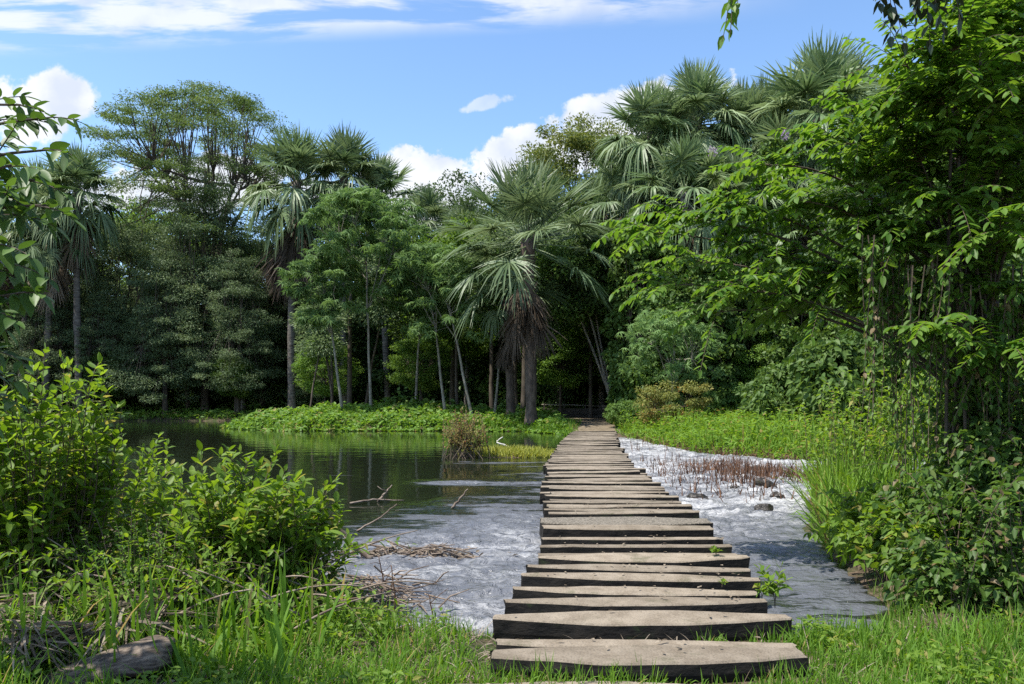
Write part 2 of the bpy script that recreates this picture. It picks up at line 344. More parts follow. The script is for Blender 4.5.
# ------------------------------------------------------------------ tagging
def tag(o, label=None, cat=None, group=None, kind=None):
    if label: o['label'] = label
    if cat: o['category'] = cat
    if group: o['group'] = group
    if kind: o['kind'] = kind
    return o
def empty(name, loc, rz=0.0, sc=1.0):
    o = bpy.data.objects.new(name, None); col.objects.link(o)
    o.location = tuple(float(v) for v in loc); o.rotation_euler = (0, 0, rz); o.scale = (sc, sc, sc); o.empty_display_size = .3
    return o
def kids(o): return [c for c in bpy.data.objects if c.parent == o]
class Proto:
    """parts of a thing: list of (name, mesh). place() links one copy of the thing with its own part objects."""
    def __init__(s, name, parts): s.name = name; s.parts = parts
    def place(s, loc, rz, sc, label, cat, group=None, scz=None):
        r = empty(s.name, loc, rz, sc)
        if scz: r.scale = (sc, sc, scz)
        tag(r, label, cat, group)
        for pn, me in s.parts:
            o = bpy.data.objects.new(pn, me); col.objects.link(o); o.parent = r
        return r

# ------------------------------------------------------------------ terrain and water
WL = -0.28
POND = np.array([(-80, 30), (-40, 23), (-14, 15), (-6, 11.5), (-3, 9.6), (-2.1, 8.4), (-1.6, 7.2), (-1.0, 6.15), (0, 5.85), (1.2, 5.75), (2.2, 5.75), (2.9, 5.95),
    (3.4, 6.9), (3.8, 8.9), (4.4, 11), (5.6, 14), (7.6, 17.5), (11, 19), (20, 20), (70, 14), (70, 28), (20, 25.5), (12, 24), (9.9, 23.8), (8, 24), (6.5, 27), (6.2, 30.5),
    (6.0, 34), (5.6, 38.4), (2.9, 38.8), (2.7, 42), (1, 45.5), (-4.5, 46.2), (-13, 46.2), (-18.3, 50), (-19, 52), (-16, 55), (-13, 60), (-16, 66), (-25, 68), (-50, 69), (-110, 66)], float)
def sdf(x, y, poly=POND):
    """signed distance, positive on land"""
    sh = x.shape; x = x.ravel(); y = y.ravel(); d = np.full(x.shape, 1e9); inside = np.zeros(x.shape, bool)
    for i in range(len(poly)):
        a = poly[i]; b = poly[(i+1) % len(poly)]; e = b-a
        tt = np.clip(((x-a[0])*e[0]+(y-a[1])*e[1])/(e@e), 0, 1)
        d = np.minimum(d, np.hypot(x-a[0]-tt*e[0], y-a[1]-tt*e[1]))
        if a[1] != b[1]:
            c = ((a[1] > y) != (b[1] > y)) & (x < (b[0]-a[0])*(y-a[1])/(b[1]-a[1])+a[0]); inside ^= c
    return np.where(inside, -d, d).reshape(sh)
def sst(x, a, b): t_ = np.clip((x-a)/(b-a), 0, 1); return t_*t_*(3-2*t_)
WALK = np.array([(0.85, 4.0), (0.93, 4.7), (0.97, 5.6), (1.15, 6.7), (1.39, 8.2), (1.55, 10.5), (1.66, 13.8), (2.02, 19.9), (2.75, 27), (3.45, 33), (4.3, 39.2)])
def walk_x(y): return np.interp(y, WALK[:, 1], WALK[:, 0])
def height(x, y):
    x = np.asarray(x, float); y = np.asarray(y, float)
    s = sdf(x, y)+fbm(x*.9, y*.9, seed=3)*np.clip(np.hypot(x, y)/30, .08, .8)
    land = WL+.13*sst(s, -.05, .35)+.02*np.minimum(s, 4)+.012*np.clip(s-2, 0, 60)
    land = land+.75*np.exp(-((x+9)/8.0)**2-((y-52)/3.4)**2)*sst(s, 0, 2.5)
    land = land+fbm(x*.6, y*.6, seed=9)*.05*sst(s, .2, 2)+.22*sst(y, 39, 44)*sst(s, 0, 1.0)*sst(y, 100, 60)
    land = np.where(y > 36, land, land)
    bed = WL-.9*sst(-s, -.05, 2.2)
    h = np.where(s > 0, land, bed)
    isl = ((x+0.1)/2.1)**2+((y-25.7)/1.25)**2
    h = np.maximum(h, WL+.16-.25*isl)
    lm = ((x+3.0)/1.5)**2+((y-9.6)/.6)**2
    return h
def tgrid(cx, spans):
    return None
def axis(*segs):
    out = []
    for a, b, st in segs: out.append(np.arange(a, b, st))
    return np.concatenate(out+[[segs[-1][1]]])
def grid_geo(g, X, Y, Z, rnd):
    ny, nx = X.shape
    V = np.stack([X, Y, Z], -1).reshape(-1, 3)
    i = np.arange(ny-1)[:, None]*nx; j = np.arange(nx-1)[None]
    q = np.stack([i+j, i+j+1, i+nx+j+1, i+nx+j], -1).reshape(-1, 4)
    g.add(V, q, np.full(len(q), 4), rnd.ravel())
gx = axis((-900, -120, 60), (-120, -24, 4), (-24, -8, .6), (-8, 14, .2), (14, 40, 1.2), (40, 140, 5), (140, 900, 60))
gy = axis((-60, 0, 6), (0, 3.6, .5), (3.6, 14, .16), (14, 48, .4), (48, 110, 1.5), (110, 250, 12), (250, 1500, 125))
X, Y = np.meshgrid(gx, gy)
g = Geo(); grid_geo(g, X, Y, height(X, Y), np.zeros(X.shape))
tag(g.build('ground', M['soil'], smooth=True), kind='structure')

def rapid_mask(x, y):
    wx = walk_x(y)
    right = sst(x-wx, .2, 1.2)*sst(y, 44, 34)*(.55+.36*sst(y, 8, 14))*sst(-sdf(x, y), -.2, .2)*(1-.35*sst(y, 26, 19)*0)
    right *= np.where(x > 9, .8, 1)
    edge = 14.2+1.4*fbm(x*.5, y*.35, seed=21)+np.clip(-x-.5, 0, 5)*-1.6
    left = (1-sst(y, edge-3.6, edge+2.6))*sst(wx-x, -.6, .2)*.72
    strip = .6*np.exp(-((y-17.3-.15*fbm(x*.8, y*.8, seed=5))/.5)**2)*sst(x, -2.6, -1.8)*sst(wx-x, 0, .4)
    strip2 = .5*np.exp(-((y-22.8)/.5)**2)*sst(x, -2.2, -1.6)*sst(wx-x, 0, .4)
    near_edge = .42*sst(x-wx, -3.0, -.6)*sst(y, 26, 20)*sst(wx-x, -.5, .1)
    m_ = np.maximum.reduce([right, left, strip, strip2, near_edge])
    # swirls and dark slicks
    return np.clip(m_+.16*fbm(x*1.1, y*1.1, seed=31)*(m_ > .05), 0, 1)
wxs = axis((-130, -20, 6), (-20, -6, .5), (-6, -1.5, .08), (-1.5, 7, .05), (7, 14, .1), (14, 30, .6), (30, 100, 5))
wys = axis((5.4, 12, .045), (12, 20, .07), (20, 40, .13), (40, 74, .8))
X, Y = np.meshgrid(wxs, wys); m_ = rapid_mask(X, Y)
rid = 1-np.abs(fbm(X*1.5+.5*fbm(X, Y, seed=2), Y*2.3, o=5, seed=40))*2.2
rid2 = 1-np.abs(fbm(X*3.1+.6*fbm(X*2, Y*2, seed=6), Y*4.4, o=3, seed=52))*2.5
Z = WL+m_*(.04*fbm(X*1.2, Y*2.2, o=3, seed=44)+.12*rid*m_**2.5+.05*rid2*m_+.035*fbm(X*5, Y*7, o=3, seed=47))-.02*m_
g = Geo(); grid_geo(g, X, Y, Z, m_)
tag(g.build('water', M['water'], smooth=True), kind='structure')

# dirt path beyond the footbridge
py_ = np.arange(38.9, 62, .35); g = Geo()
cxs = np.interp(py_, [38, 42, 50, 62], [4.25, 4.7, 5.6, 6.0]); wd = np.interp(py_, [38, 44, 52, 62], [1.25, 1.35, 2.1, 3.2])
U_ = np.linspace(-1, 1, 9); X = cxs[:, None]+wd[:, None]*U_+.15*fbm(py_[:, None]+U_*0, U_*3+py_[:, None]*0, seed=3)*U_; Y = py_[:, None]+0*U_
Z = height(X, Y)+.03-.02*np.abs(U_); grid_geo(g, X, Y, Z, np.zeros(X.shape))
tag(g.build('path', M['path'], smooth=True), kind='structure')

# ------------------------------------------------------------------ slabs of the footpath across the water
def slab_geo(L, dep, th, bow, seed, taperl, taperr, gravel=False):
    nu, nv = 26, 5
    u = np.linspace(-1, 1, nu); g = Geo()
    tap = np.interp(u, [-1, -.3, .3, 1], [taperl, 1, 1, taperr])
    nf_ = .007*fbm(u*4+seed*3.1, u*0+seed, seed=seed)
    front = -dep/2*tap-bow*(1-u**2)+nf_
    back = dep/2*tap+.012*fbm(u*5, u*0+seed+9, seed=seed)
    rings = []
    r = .012
    prof = [(0, r, 0), (0, .0, -r), (0, -.006, -th*.5), (0, .012, -th), (1, -.012, -th), (1, .006, -th*.5), (1, .0, -r), (1, -r, 0)]
    topn = .006*fbm(u*3, u*0, seed=seed+5)
    for (side, off, z) in prof:
        b = (front if side == 0 else back)
        rough = .010*fbm(u*9+z*7, u*0+z*9+side*5, seed=seed+2)*(1 if z < -.02 else .3)
        rings.append(np.stack([u*L/2, b+off+rough, z+topn*(1 if z > -.05 else 0)+(.02*fbm(u*3, u*0+2, seed=seed+7) if z <= -th else 0)], -1))
    # top interior
    mid = np.stack([u*L/2, (front+back)/2, topn+.008*fbm(u*5, u*0+4, seed=seed)], -1)
    rings.append(mid)
    Rg = np.array(rings)           # (9,nu,3)
    k = len(rings)
    Rg[:, 0, 0] += .02*vnoise(np.arange(k)*1.7, np.arange(k)*0+seed, seed=1); Rg[:, -1, 0] += .02*vnoise(np.arange(k)*1.7, np.arange(k)*0+seed, seed=8)
    V = Rg.reshape(-1, 3)
    L_, S_, = [], []
    mats = []
    g.V.append(V); g.A.append(np.zeros(len(V))); g.n = len(V)
    for a in range(k):
        b = (a+1) % k
        for i in range(nu-1):
            L_ += [a*nu+i, a*nu+i+1, b*nu+i+1, b*nu+i][::-1]; S_.append(4)
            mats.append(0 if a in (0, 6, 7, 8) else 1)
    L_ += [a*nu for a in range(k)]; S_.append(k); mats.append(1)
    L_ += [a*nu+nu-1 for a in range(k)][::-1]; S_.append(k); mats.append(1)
    g.L.append(np.array(L_)); g.S.append(np.array(S_)); g.M.append(np.array(mats))
    return g
ORD = ['first', 'second', 'third', 'fourth', 'fifth', 'sixth', 'seventh', 'eighth', 'ninth', 'tenth', 'eleventh', 'twelfth', 'thirteenth', 'fourteenth', 'fifteenth',
       'sixteenth', 'seventeenth', 'eighteenth', 'nineteenth']
TENS = {20: 'twentieth', 30: 'thirtieth', 40: 'fortieth', 50: 'fiftieth', 60: 'sixtieth', 70: 'seventieth', 80: 'eightieth', 90: 'ninetieth'}
TW = {20: 'twenty', 30: 'thirty', 40: 'forty', 50: 'fifty', 60: 'sixty', 70: 'seventy', 80: 'eighty', 90: 'ninety'}
def ordinal(n):
    if n < 20: return ORD[n-1]
    return TENS[n] if n % 10 == 0 else TW[n//10*10]+'-'+ORD[n % 10-1]
# (front edge y, x left, x right, top z, depth, thickness, yaw deg, roll deg, bow, taper l, taper r)
near_slabs = [
    (4.02, -0.42, 1.32, -.07, .50, .12, 0.5, .3, .06, .8, .7),
    (4.66, -.13, 1.84, .0, .31, .15, 1.2, 0.3, .05, .45, .5),
    (5.03, -.10, 1.90, -.035, .17, .12, -1.0, .5, .02, .7, .6),
    (5.50, -.14, 2.05, .0, .27, .22, .3, 0.2, .06, .30, .35),
    (5.96, -.055, 2.02, .005, .22, .19, -.8, -.3, .05, .3, .35),
    (6.34, .01, 2.07, -.01, .22, .19, 1.6, .8, .04, .25, .5),
    (6.76, .08, 2.22, .01, .22, .22, .8, .7, .04, .35, .4),
    (7.19, .14, 2.27, .0, .20, .20, 1.3, .6, .04, .3, .5),
    (7.62, .28, 2.40, .0, .33, .24, 1.0, -.6, .08, .15, .4),
    (8.32, .30, 2.47, -.10, .13, .25, .2, -.5, .02, .8, .8),
    (8.68, .33, 2.50, -.07, .12, .27, -.6, -.5, .01, .8, .9),
    (9.04, .36, 2.52, -.05, .12, .28, .5, -.2, .02, .7, .9),
    (9.42, .38, 2.50, .01, .24, .28, .3, .2, .03, .7, .8)]
slabs = []
rs = np.random.default_rng(11)
for a in near_slabs: slabs.append(a)
ycur = 9.82
while ycur < 39.3:
    dep = float(rs.uniform(.19, .31)); xc = float(walk_x(ycur)); Lh = float(rs.uniform(1.03, 1.12))
    th = float(rs.uniform(.18, .27)); zt = float(rs.normal(0, .018))
    if 9.6 < ycur < 10.0: dep = .72; zt = -.01
    slabs.append((ycur, xc-Lh+float(rs.uniform(-.07, .07)), xc+Lh+float(rs.uniform(-.07, .07)), zt, dep, th, float(rs.normal(0, 1.6)), float(rs.normal(0, .7)), float(rs.uniform(-.01, .05)),
                  float(rs.uniform(.25, .9)), float(rs.uniform(.25, .9))))
    ycur += dep+float(rs.uniform(.07, .18))*(1 if rs.random() < .8 else .5)
g = Geo()
for k, (yf, xl, xr, zt, dep, th, yaw, roll, bow, tl, tr) in enumerate(slabs):
    L = xr-xl
    r = empty('stone_slab', ((xl+xr)/2, yf+dep/2, zt))
    # follow the curve of the walk
    sl_ = math.atan2(float(walk_x(yf+1)-walk_x(yf-1)), 2)*.35 if yf > 6 else 0
    r.rotation_euler = (R(float(rs.normal(0, 1.0))), R(roll), R(yaw)-sl_)
    gv = 9.7 < yf < 10.0
    sg = slab_geo(L, dep, th, bow, k+1, tl, tr)
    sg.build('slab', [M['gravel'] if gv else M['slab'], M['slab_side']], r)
    pg = Geo()
    for sx in (-.30, .30):
        zb = min(float(height(np.array([(xl+xr)/2+sx*L]), np.array([yf+dep/2]))[0])-.12, -.4)-zt
        w_ = .13; d_ = min(dep*.30, .12); ztop = -th-.005
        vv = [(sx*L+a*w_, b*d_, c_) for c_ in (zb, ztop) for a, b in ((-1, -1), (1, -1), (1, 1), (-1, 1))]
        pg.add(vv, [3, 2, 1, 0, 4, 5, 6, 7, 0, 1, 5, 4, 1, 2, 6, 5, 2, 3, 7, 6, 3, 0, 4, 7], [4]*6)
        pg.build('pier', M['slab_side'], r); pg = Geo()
    look = 'grey gravelly' if gv else ('narrow tan' if dep < .215 else ('broad tan' if dep > .275 else 'tan'))
    if th > .24: look += ' thick-edged'
    ni = len(slabs)
    lab = (f'{look} stone slab, {ordinal(k+1)} from the grassy near end of the footpath' if k < ni*.6
           else f'{look} stone slab, {ordinal(ni-k)} back from the far dirt end of the footpath')
    tag(r, lab, 'stone slab', 'stone slabs forming the footpath over the river', 'thing')

# ------------------------------------------------------------------ palms
def fan_leaf(g, base, az, el, pet, fr, gr, nseg=40, dead=False, mat=0, w=.075, curl=1.0, dk=1.0):
    d0 = np.array([math.cos(el)*math.cos(az), math.cos(el)*math.sin(az), math.sin(el)])
    sag = pet*.28*max(math.cos(el), .1)*curl
    tt = np.linspace(0, 1, 6)[:, None]
    path = base+d0*pet*tt-np.array([0, 0, 1.])*sag*tt**2
    g.tubes([path], [np.linspace(.045, .022, 6)], 4, rnd=.9, mat=mat+1, cap=False)
    hub = path[-1]; d = nrm(path[-1]-path[-2]); s_ = nrm(np.cross(d, np.array([0, 0, 1.]))+gr.normal(0, .12, 3)); n_ = np.cross(s_, d)
    span = R(150 if not dead else 38)
    nseg = int(nseg*1.35); w = w*.8; th = np.linspace(-span, span, nseg)+gr.normal(0, .03, nseg)
    seg = nrm(np.cos(th)[:, None]*d+np.sin(th)[:, None]*s_+n_*(.22*np.abs(np.sin(th)))[:, None]+gr.normal(0, .05, (nseg, 3)))
    Ls = fr*(.82+.18*np.cos(th))*gr.uniform(.88, 1.05, nseg)
    ts = np.array([.02, .3, .62, 1.0]); ws = np.array([.8, 1.25, .85, .08])*w
    horiz = 1-max(math.sin(el), 0)*.75
    dr = (.78*dk if not dead else .2)*horiz*gr.uniform(.7, 1.25, nseg)*np.clip(1-seg[:, 2]*.5, .3, 1.3)
    Pp = hub+seg[:, None]*(Ls[:, None]*(ts-.38*np.minimum(dr, 1)[:, None]*ts**2))[..., None]
    Pp[:, :, 2] -= (dr*Ls)[:, None]*ts**2*.85
    side = nrm(np.cross(seg, n_))
    side = nrm(side*.8+n_*gr.choice([-1, 1], nseg)[:, None]*.5)
    V = np.stack([Pp-side[:, None]*ws[None, :, None], Pp+side[:, None]*ws[None, :, None]], 2).reshape(nseg, 8, 3)
    fl = np.array([0, 1, 3, 2, 2, 3, 5, 4, 4, 5, 7, 6]); loops = (fl[None]+(np.arange(nseg)*8)[:, None]).ravel()
    g.add(V, loops, np.full(nseg*3, 4), np.repeat(np.clip(gr.normal(.5, .25)+gr.normal(0, .12, nseg), 0, 1), 8), mat)

def make_palm(seed, H, nl=26, pet=2.0, fr=1.9, low=-45, dead=14, trunk_r=.24, mat='bark_palm', w=.06, petvar=.15, dmat='palm_dead', dsc=1.0, dk=1.0):
    gr = np.random.default_rng(seed)
    tg = Geo(); n = 22; z = np.linspace(-.3, H, n)
    wob = np.stack([.25*np.sin(z*.13+seed), .25*np.cos(z*.11+seed*2), z], -1); wob -= np.array([wob[1, 0], wob[1, 1], 0])
    rr = trunk_r*(1+.5*np.exp(-np.maximum(z, 0)*1.2))*(1+.06*gr.normal(size=n)); rr[-3:] *= 1.2
    tg.tubes([wob], [rr], 12, mat=0)
    top = wob[-1]
    # old leaf bases
    m_ = 46; a = gr.uniform(0, 2*pi, m_); zz = H-gr.uniform(0, 1, m_)**1.5*min(H*.3, 4)
    b = np.stack([np.interp(zz, z, wob[:, 0])+np.cos(a)*trunk_r*.8, np.interp(zz, z, wob[:, 1])+np.sin(a)*trunk_r*.8, zz], -1)
    e = b+np.stack([np.cos(a)*.3, np.sin(a)*.3, np.full(m_, .5)], -1)*gr.uniform(.5, 1.3, m_)[:, None]
    tg.tubes(np.stack([b, (b+e)/2+[0, 0, -.05], e], 1), [.06, .05, .02], 5)
    cg = Geo()
    for i in range(nl):
        f = i/(nl-1); el = R(86-(86-low)*f**1.15); az = i*2.39996+gr.normal(0, .2)
        fan_leaf(cg, top+[0, 0, -.5*f], az, el+gr.normal(0, .08), pet*(1-petvar*gr.random())*(.75+.25*math.cos(el)), fr*gr.uniform(.88, 1.1), gr, 36, w=w, curl=.35+.65*dk, dk=dk)
    dg = Geo()
    for i in range(dead):
        az = gr.uniform(0, 2*pi); fan_leaf(dg, top+[0, 0, -.7-gr.random()*1.1], az, R(gr.uniform(-89, -70)), pet*gr.uniform(.5, 1.1)*dsc, fr*gr.uniform(.8, 1.15)*dsc, gr, 20, dead=True, w=w*.9)
    parts = [('trunk', tg.build('trunk', M[mat], data_only=True, smooth=True)), ('crown', cg.build('crown', [M['palm'], M['palm']], data_only=True))]
    if dead: parts.append(('dead_fronds', dg.build('dead_fronds', [M[dmat], M[dmat]], data_only=True)))
    return Proto('palm_tree', parts), top

PALM_G = 'fan palms standing in the far forest'
palmA, tA = make_palm(1, 20, 34, 2.5, 2.3, low=-58, dead=40, dmat='skirt', dsc=1.3)
palmB, tB = make_palm(2, 20, 30, 2.8, 2.1, low=-60, dead=30)
palmC, tC = make_palm(3, 20, 38, 2.3, 2.4, low=-60, dead=16)
def gz(x, y): return float(height(np.array([float(x)]), np.array([float(y)]))[0])
def put_palm(proto, px, pyc, D, sc, label, rz=None):
    """crown centre seen at (px, pyc) at distance D; height set by scaling the trunk axis through sinking the base"""
    sc = sc*(1.24 if D > 62 else 1.10); p_ = at(px, pyc, D); g0 = gz(p_[0], D)
    H = p_[2]-g0
    sz = H/20.0
    # keep crown proportions by using a trunk of matching height
    r = empty('palm_tree', (p_[0], D, g0), rng.uniform(0, 6.28) if rz is None else rz)
    r.rotation_euler = (float(rng.normal(0, .022)), float(rng.normal(0, .022)), r.rotation_euler[2])
    tag(r, label, 'palm tree', PALM_G)
    for pn, me in proto.parts:
        o = bpy.data.objects.new(pn, me); col.objects.link(o); o.parent = r
        if pn == 'trunk': o.scale = (sc*.95, sc*.95, sz)
        else: o.scale = (sc, sc, sc); o.location = (-0, 0, H-20*sc)
        if pn != 'trunk':
            tp = proto.top; o.location = (tp[0]*.95*sc-tp[0]*sc, tp[1]*.95*sc-tp[1]*sc, H-20*sc)
    return r
palmA.top, palmB.top, palmC.top = tA, tB, tC
for a in [
    (palmA, 292, 180, 70, 1.15, 'tall fan palm with long brown skirt of dead fronds beside the flat-topped tree'),
    (palmC, 345, 180, 72, 1.08, 'fan palm with some yellowed fronds rising behind the pale lobed-leaf tree'),
    (palmB, 388, 200, 73, 1.02, 'fan palm with a thin upright tuft, right neighbour of the yellowed-frond palm'),
    (palmA, 425, 222, 79, .85, 'low-crowned fan palm by the patch of sky left of the central palm'),
    (palmC, 80, 192, 68.5, .95, 'fan palm left of the flat-topped tree under the white cloud'),
    (palmB, 45, 225, 69, .95, 'dark fan palm behind the leafy branch at the left edge'),
    (palmA, 20, 205, 71, 1.0, 'fan palm half hidden by the leafy branch, at the far left edge'),
    (palmC, 672, 155, 51, .95, 'fan palm with a pale mop of fronds between the first two of the high cluster'),
    (palmB, 722, 118, 56, 1.05, 'fan palm behind the spiky-tufted one of the high cluster'),
    (palmA, 768, 130, 55, 1.0, 'fan palm between the middle and tallest of the high cluster'),
    (palmA, 830, 105, 60, 1.05, 'fan palm behind the tallest of the high cluster, slightly right'),
    (palmA, 655, 135, 50, .98, 'tall fan palm, leftmost of the high right-hand palm cluster'),
    (palmC, 700, 125, 52, 1.0, 'tall fan palm with a spiky upright tuft, second in the high right-hand cluster'),
    (palmB, 688, 195, 47, .92, 'fan palm with large drooping pale fronds below the high cluster'),
    (palmA, 738, 140, 54, 1.02, 'fan palm in the middle of the high right-hand cluster'),
    (palmC, 808, 124, 51, 1.35, 'tallest fan palm of the high right-hand cluster'),
    (palmB, 856, 132, 55, 1.2, 'fan palm with pale fronds, rightmost of the high right-hand cluster'),
    (palmA, 778, 165, 49, .95, 'fan palm below the tallest palm, with silvery fronds'),
    (palmB, 636, 205, 51, .95, 'fan palm draped with climbing vine left of the drooping pale one'),
    (palmC, 742, 205, 48, .85, 'fan palm with a low crown beside the mauve blossoms'),
    (palmA, 602, 215, 62, .98, 'fan palm in shade just right of the central palm'),
    (palmB, 820, 230, 46, .9, 'low fan palm with tan dead fronds behind the overhanging branches'),
    (palmC, 890, 130, 58, 1.05, 'fan palm mostly hidden behind the overhanging tree'),
    (palmC, 466, 232, 70, .75, 'fan palm just behind and left of the central palm')]:
    put_palm(*a)
# the central palm, closest of them
p_ = at(531, 240, 46.2); g0 = gz(p_[0], 46.2)
palmX, tX = make_palm(14, p_[2]-g0, 44, 4.1, 2.7, low=-38, dead=36, trunk_r=.34, mat='bark_fibre', w=.055, petvar=.25, dmat='skirt', dsc=.78, dk=.55)
palmX.place((p_[0], 46.2, g0), .6, 1, 'big central fan palm with a thick brown shaggy trunk at the path end', 'palm tree', PALM_G)
p_ = at(511, 300, 49); g0 = gz(p_[0], 49)
palmY, tY = make_palm(15, p_[2]-g0, 9, 2.2, 1.7, low=-20, dead=22, trunk_r=.25, mat='bark_fibre', w=.055, dmat='skirt', dsc=.7)
palmY.place((p_[0], 49, g0), 0, 1, 'slimmer brown palm trunk with hanging dead fronds, left of the central palm', 'palm tree', PALM_G)

p_ = at(242, 366, 73); g0 = gz(p_[0], 73)
palmS, tS = make_palm(16, p_[2]-g0, 18, 6.2, 2.2, low=58, dead=0, trunk_r=.3)
palmS.place((p_[0], 73, g0), 0, 1, 'short palm whose long leaf stalks rise in a narrow fan by the dark feathery trees', 'palm tree', PALM_G)
# ------------------------------------------------------------------ broadleaf trees
def bez(a, b, c, n):
    t_ = np.linspace(0, 1, n)[:, None]; return (1-t_)**2*a+2*t_*(1-t_)*b+t_**2*c
def make_tree(seed, H, R0, z0, kind='round', nclump=110, nleaf=200, leaf=(.26, .14), tpl=QUAD, trunk_r=.3, lm='mid', bm='bark', nlimb=9, clr=1.3, flat=.55,
              lean=(0, 0), forks=1, name='broadleaf_tree', bare=.45, upw=.6, droop=.1, vines=0):
    gr = np.random.default_rng(seed)
    tg = Geo(); cg = Geo()
    # clumps
    if kind == 'round':
        d = nrm(gr.normal(size=(nclump, 3))); rad = gr.uniform(.55, 1.0, nclump)**.6
        lob = 1+.28*vnoise(d[:, 0]*2.2, d[:, 1]*2.2, d[:, 2]*2.2, seed)
        C = d*(rad*lob)[:, None]*[R0, R0, (H-z0)/2]; C[:, 2] += (H+z0)/2
    elif kind == 'umbrella':
        a = gr.uniform(0, 2*pi, nclump); r_ = np.sqrt(gr.random(nclump)); lay = gr.choice([0, .12, .3, .5, .72], nclump, p=[.38, .22, .18, .13, .09])
        z_ = H-(H-z0)*(.06+.30*r_**2.2+lay)+gr.normal(0, .02*(H-z0), nclump)
        C = np.stack([np.cos(a)*r_*R0*(1-.25*lay), np.sin(a)*r_*R0*(1-.25*lay), z_], -1)
    elif kind == 'tier':
        lv = gr.random(nclump); a = gr.uniform(0, 2*pi, nclump); rm = R0*np.interp(lv, [0, .35, .8, 1], [.8, 1, .7, .25])*(.8+.2*np.sin(a*2+lv*9))
        r_ = np.sqrt(gr.uniform(.08, 1, nclump))*rm
        C = np.stack([np.cos(a)*r_, np.sin(a)*r_, z0+(H-z0)*lv-.16*r_+1.0*np.sin(a*3+lv*5)+gr.normal(0, .5, nclump)], -1)
    else:  # column
        a = gr.uniform(0, 2*pi, nclump); zz = gr.random(nclump); r_ = R0*(.55+.45*gr.random(nclump))*np.interp(zz, [0, .5, .85, 1], [.9, 1, .8, .35])*(1+.25*vnoise(zz*6, a, 0, seed))
        C = np.stack([np.cos(a)*r_, np.sin(a)*r_, z0+(H-z0)*zz], -1)
    hi = np.array([lean[0], lean[1], 0.0])
    C = C+hi*(C[:, 2:3]/H)
    # trunk & limbs
    ntr = forks; tops = []
    for f in range(ntr):
        off = np.array([0., 0, 0]) if ntr == 1 else np.array([math.cos(f*2*pi/ntr+.5), math.sin(f*2*pi/ntr+.5), 0])*R0*.28
        zt = z0+(H-z0)*(.55 if kind != 'umbrella' else .5)
        n = 12; t_ = np.linspace(0, 1, n)[:, None]
        P = np.array([0, 0, -.3])+(np.array([0, 0, zt+.3])+hi*zt/H)*t_+off*t_**1.6+np.concatenate([.02*H*fbm(t_*3, t_*0+seed+f, seed=seed+f), .02*H*fbm(t_*3, t_*0+7+f, seed=seed), 0*t_], 1)*t_
        tg.tubes([P], [np.linspace(trunk_r, trunk_r*.42, n)*(1+.35*np.exp(-t_[:, 0]*12))/math.sqrt(ntr)**.6], 9)
        tops.append(P)
    per = [[] for _ in range(nlimb)]
    az = np.arctan2(C[:, 1]-hi[1]*.5, C[:, 0]-hi[0]*.5); order = (((az+pi)/(2*pi)*nlimb*.999).astype(int)+gr.integers(0, 1, nclump)) % nlimb
    for i in range(nclump): per[order[i]].append(i)
    tws, twr = [], []
    for li, ids in enumerate(per):
        if not ids: continue
        cs = C[ids]; cen = cs.mean(0); tr_ = tops[li % ntr]
        k = int(np.clip(len(tr_)*gr.uniform(bare, .95), 2, len(tr_)-1)); a = tr_[k]
        end = cen*.85+cs[np.argmax(np.linalg.norm(cs-a, axis=1))]*.15
        m = (a+end)/2+np.array([0, 0, -.08*np.linalg.norm(end-a)]) if kind != 'umbrella' else a*.45+end*.55+np.array([0, 0, -.16*np.linalg.norm(end-a)])
        lp = bez(a, m, end, 10); tg.tubes([lp], [np.linspace(trunk_r*.42, trunk_r*.12, 10)], 6)
        for c in cs:
            j = int(np.argmin(np.linalg.norm(lp-c, axis=1)+np.arange(10)[::-1]*.15)); j = max(2, j-2); s_ = lp[j]
            tws.append(bez(s_, (s_+c)/2+gr.normal(0, .12, 3)*np.linalg.norm(c-s_)*.6, c, 5)); twr.append(np.linspace(trunk_r*.13, trunk_r*.04, 5))
    if tws: tg.tubes(tws, twr, 4, cap=False)
    # leaves
    N = nclump*nleaf; ci = np.repeat(np.arange(nclump), nleaf)
    q = nrm(gr.normal(size=(N, 3)))*(gr.random(N)**(1/2.4))[:, None]
    csz = clr*gr.uniform(.6, 1.35, nclump)
    P = C[ci]+q*csz[ci][:, None]*[1, 1, flat]
    D = nrm(q*[1, 1, .3]+gr.normal(0, .5, (N, 3))+[0, 0, -.15]); U = nrm(np.array([0, 0, upw])+gr.normal(0, .45, (N, 3))+q*.4)
    ln = leaf[0]*gr.uniform(.65, 1.25, N)
    cl = gr.normal(0, .2, nclump)
    cg.leaves(tpl, P, D, U, ln, ln*leaf[1]/leaf[0], droop, np.clip(.5+cl[ci]+gr.normal(0, .22, N), 0, 1))
    parts = [('trunk', tg.build('trunk', M[bm], data_only=True, smooth=True)), ('crown', cg.build('crown', M[lm], data_only=True))]
    return Proto(name, parts)

def put(proto, px, D, sc, label, cat='tree', group=None, rz=None, scz=None, py=None):
    x = (px-512)/F*D; g0 = gz(x, D)
    return proto.place((x, D, g0-.05), rng.uniform(0, 6.28) if rz is None else rz, sc, label, cat, group, scz)

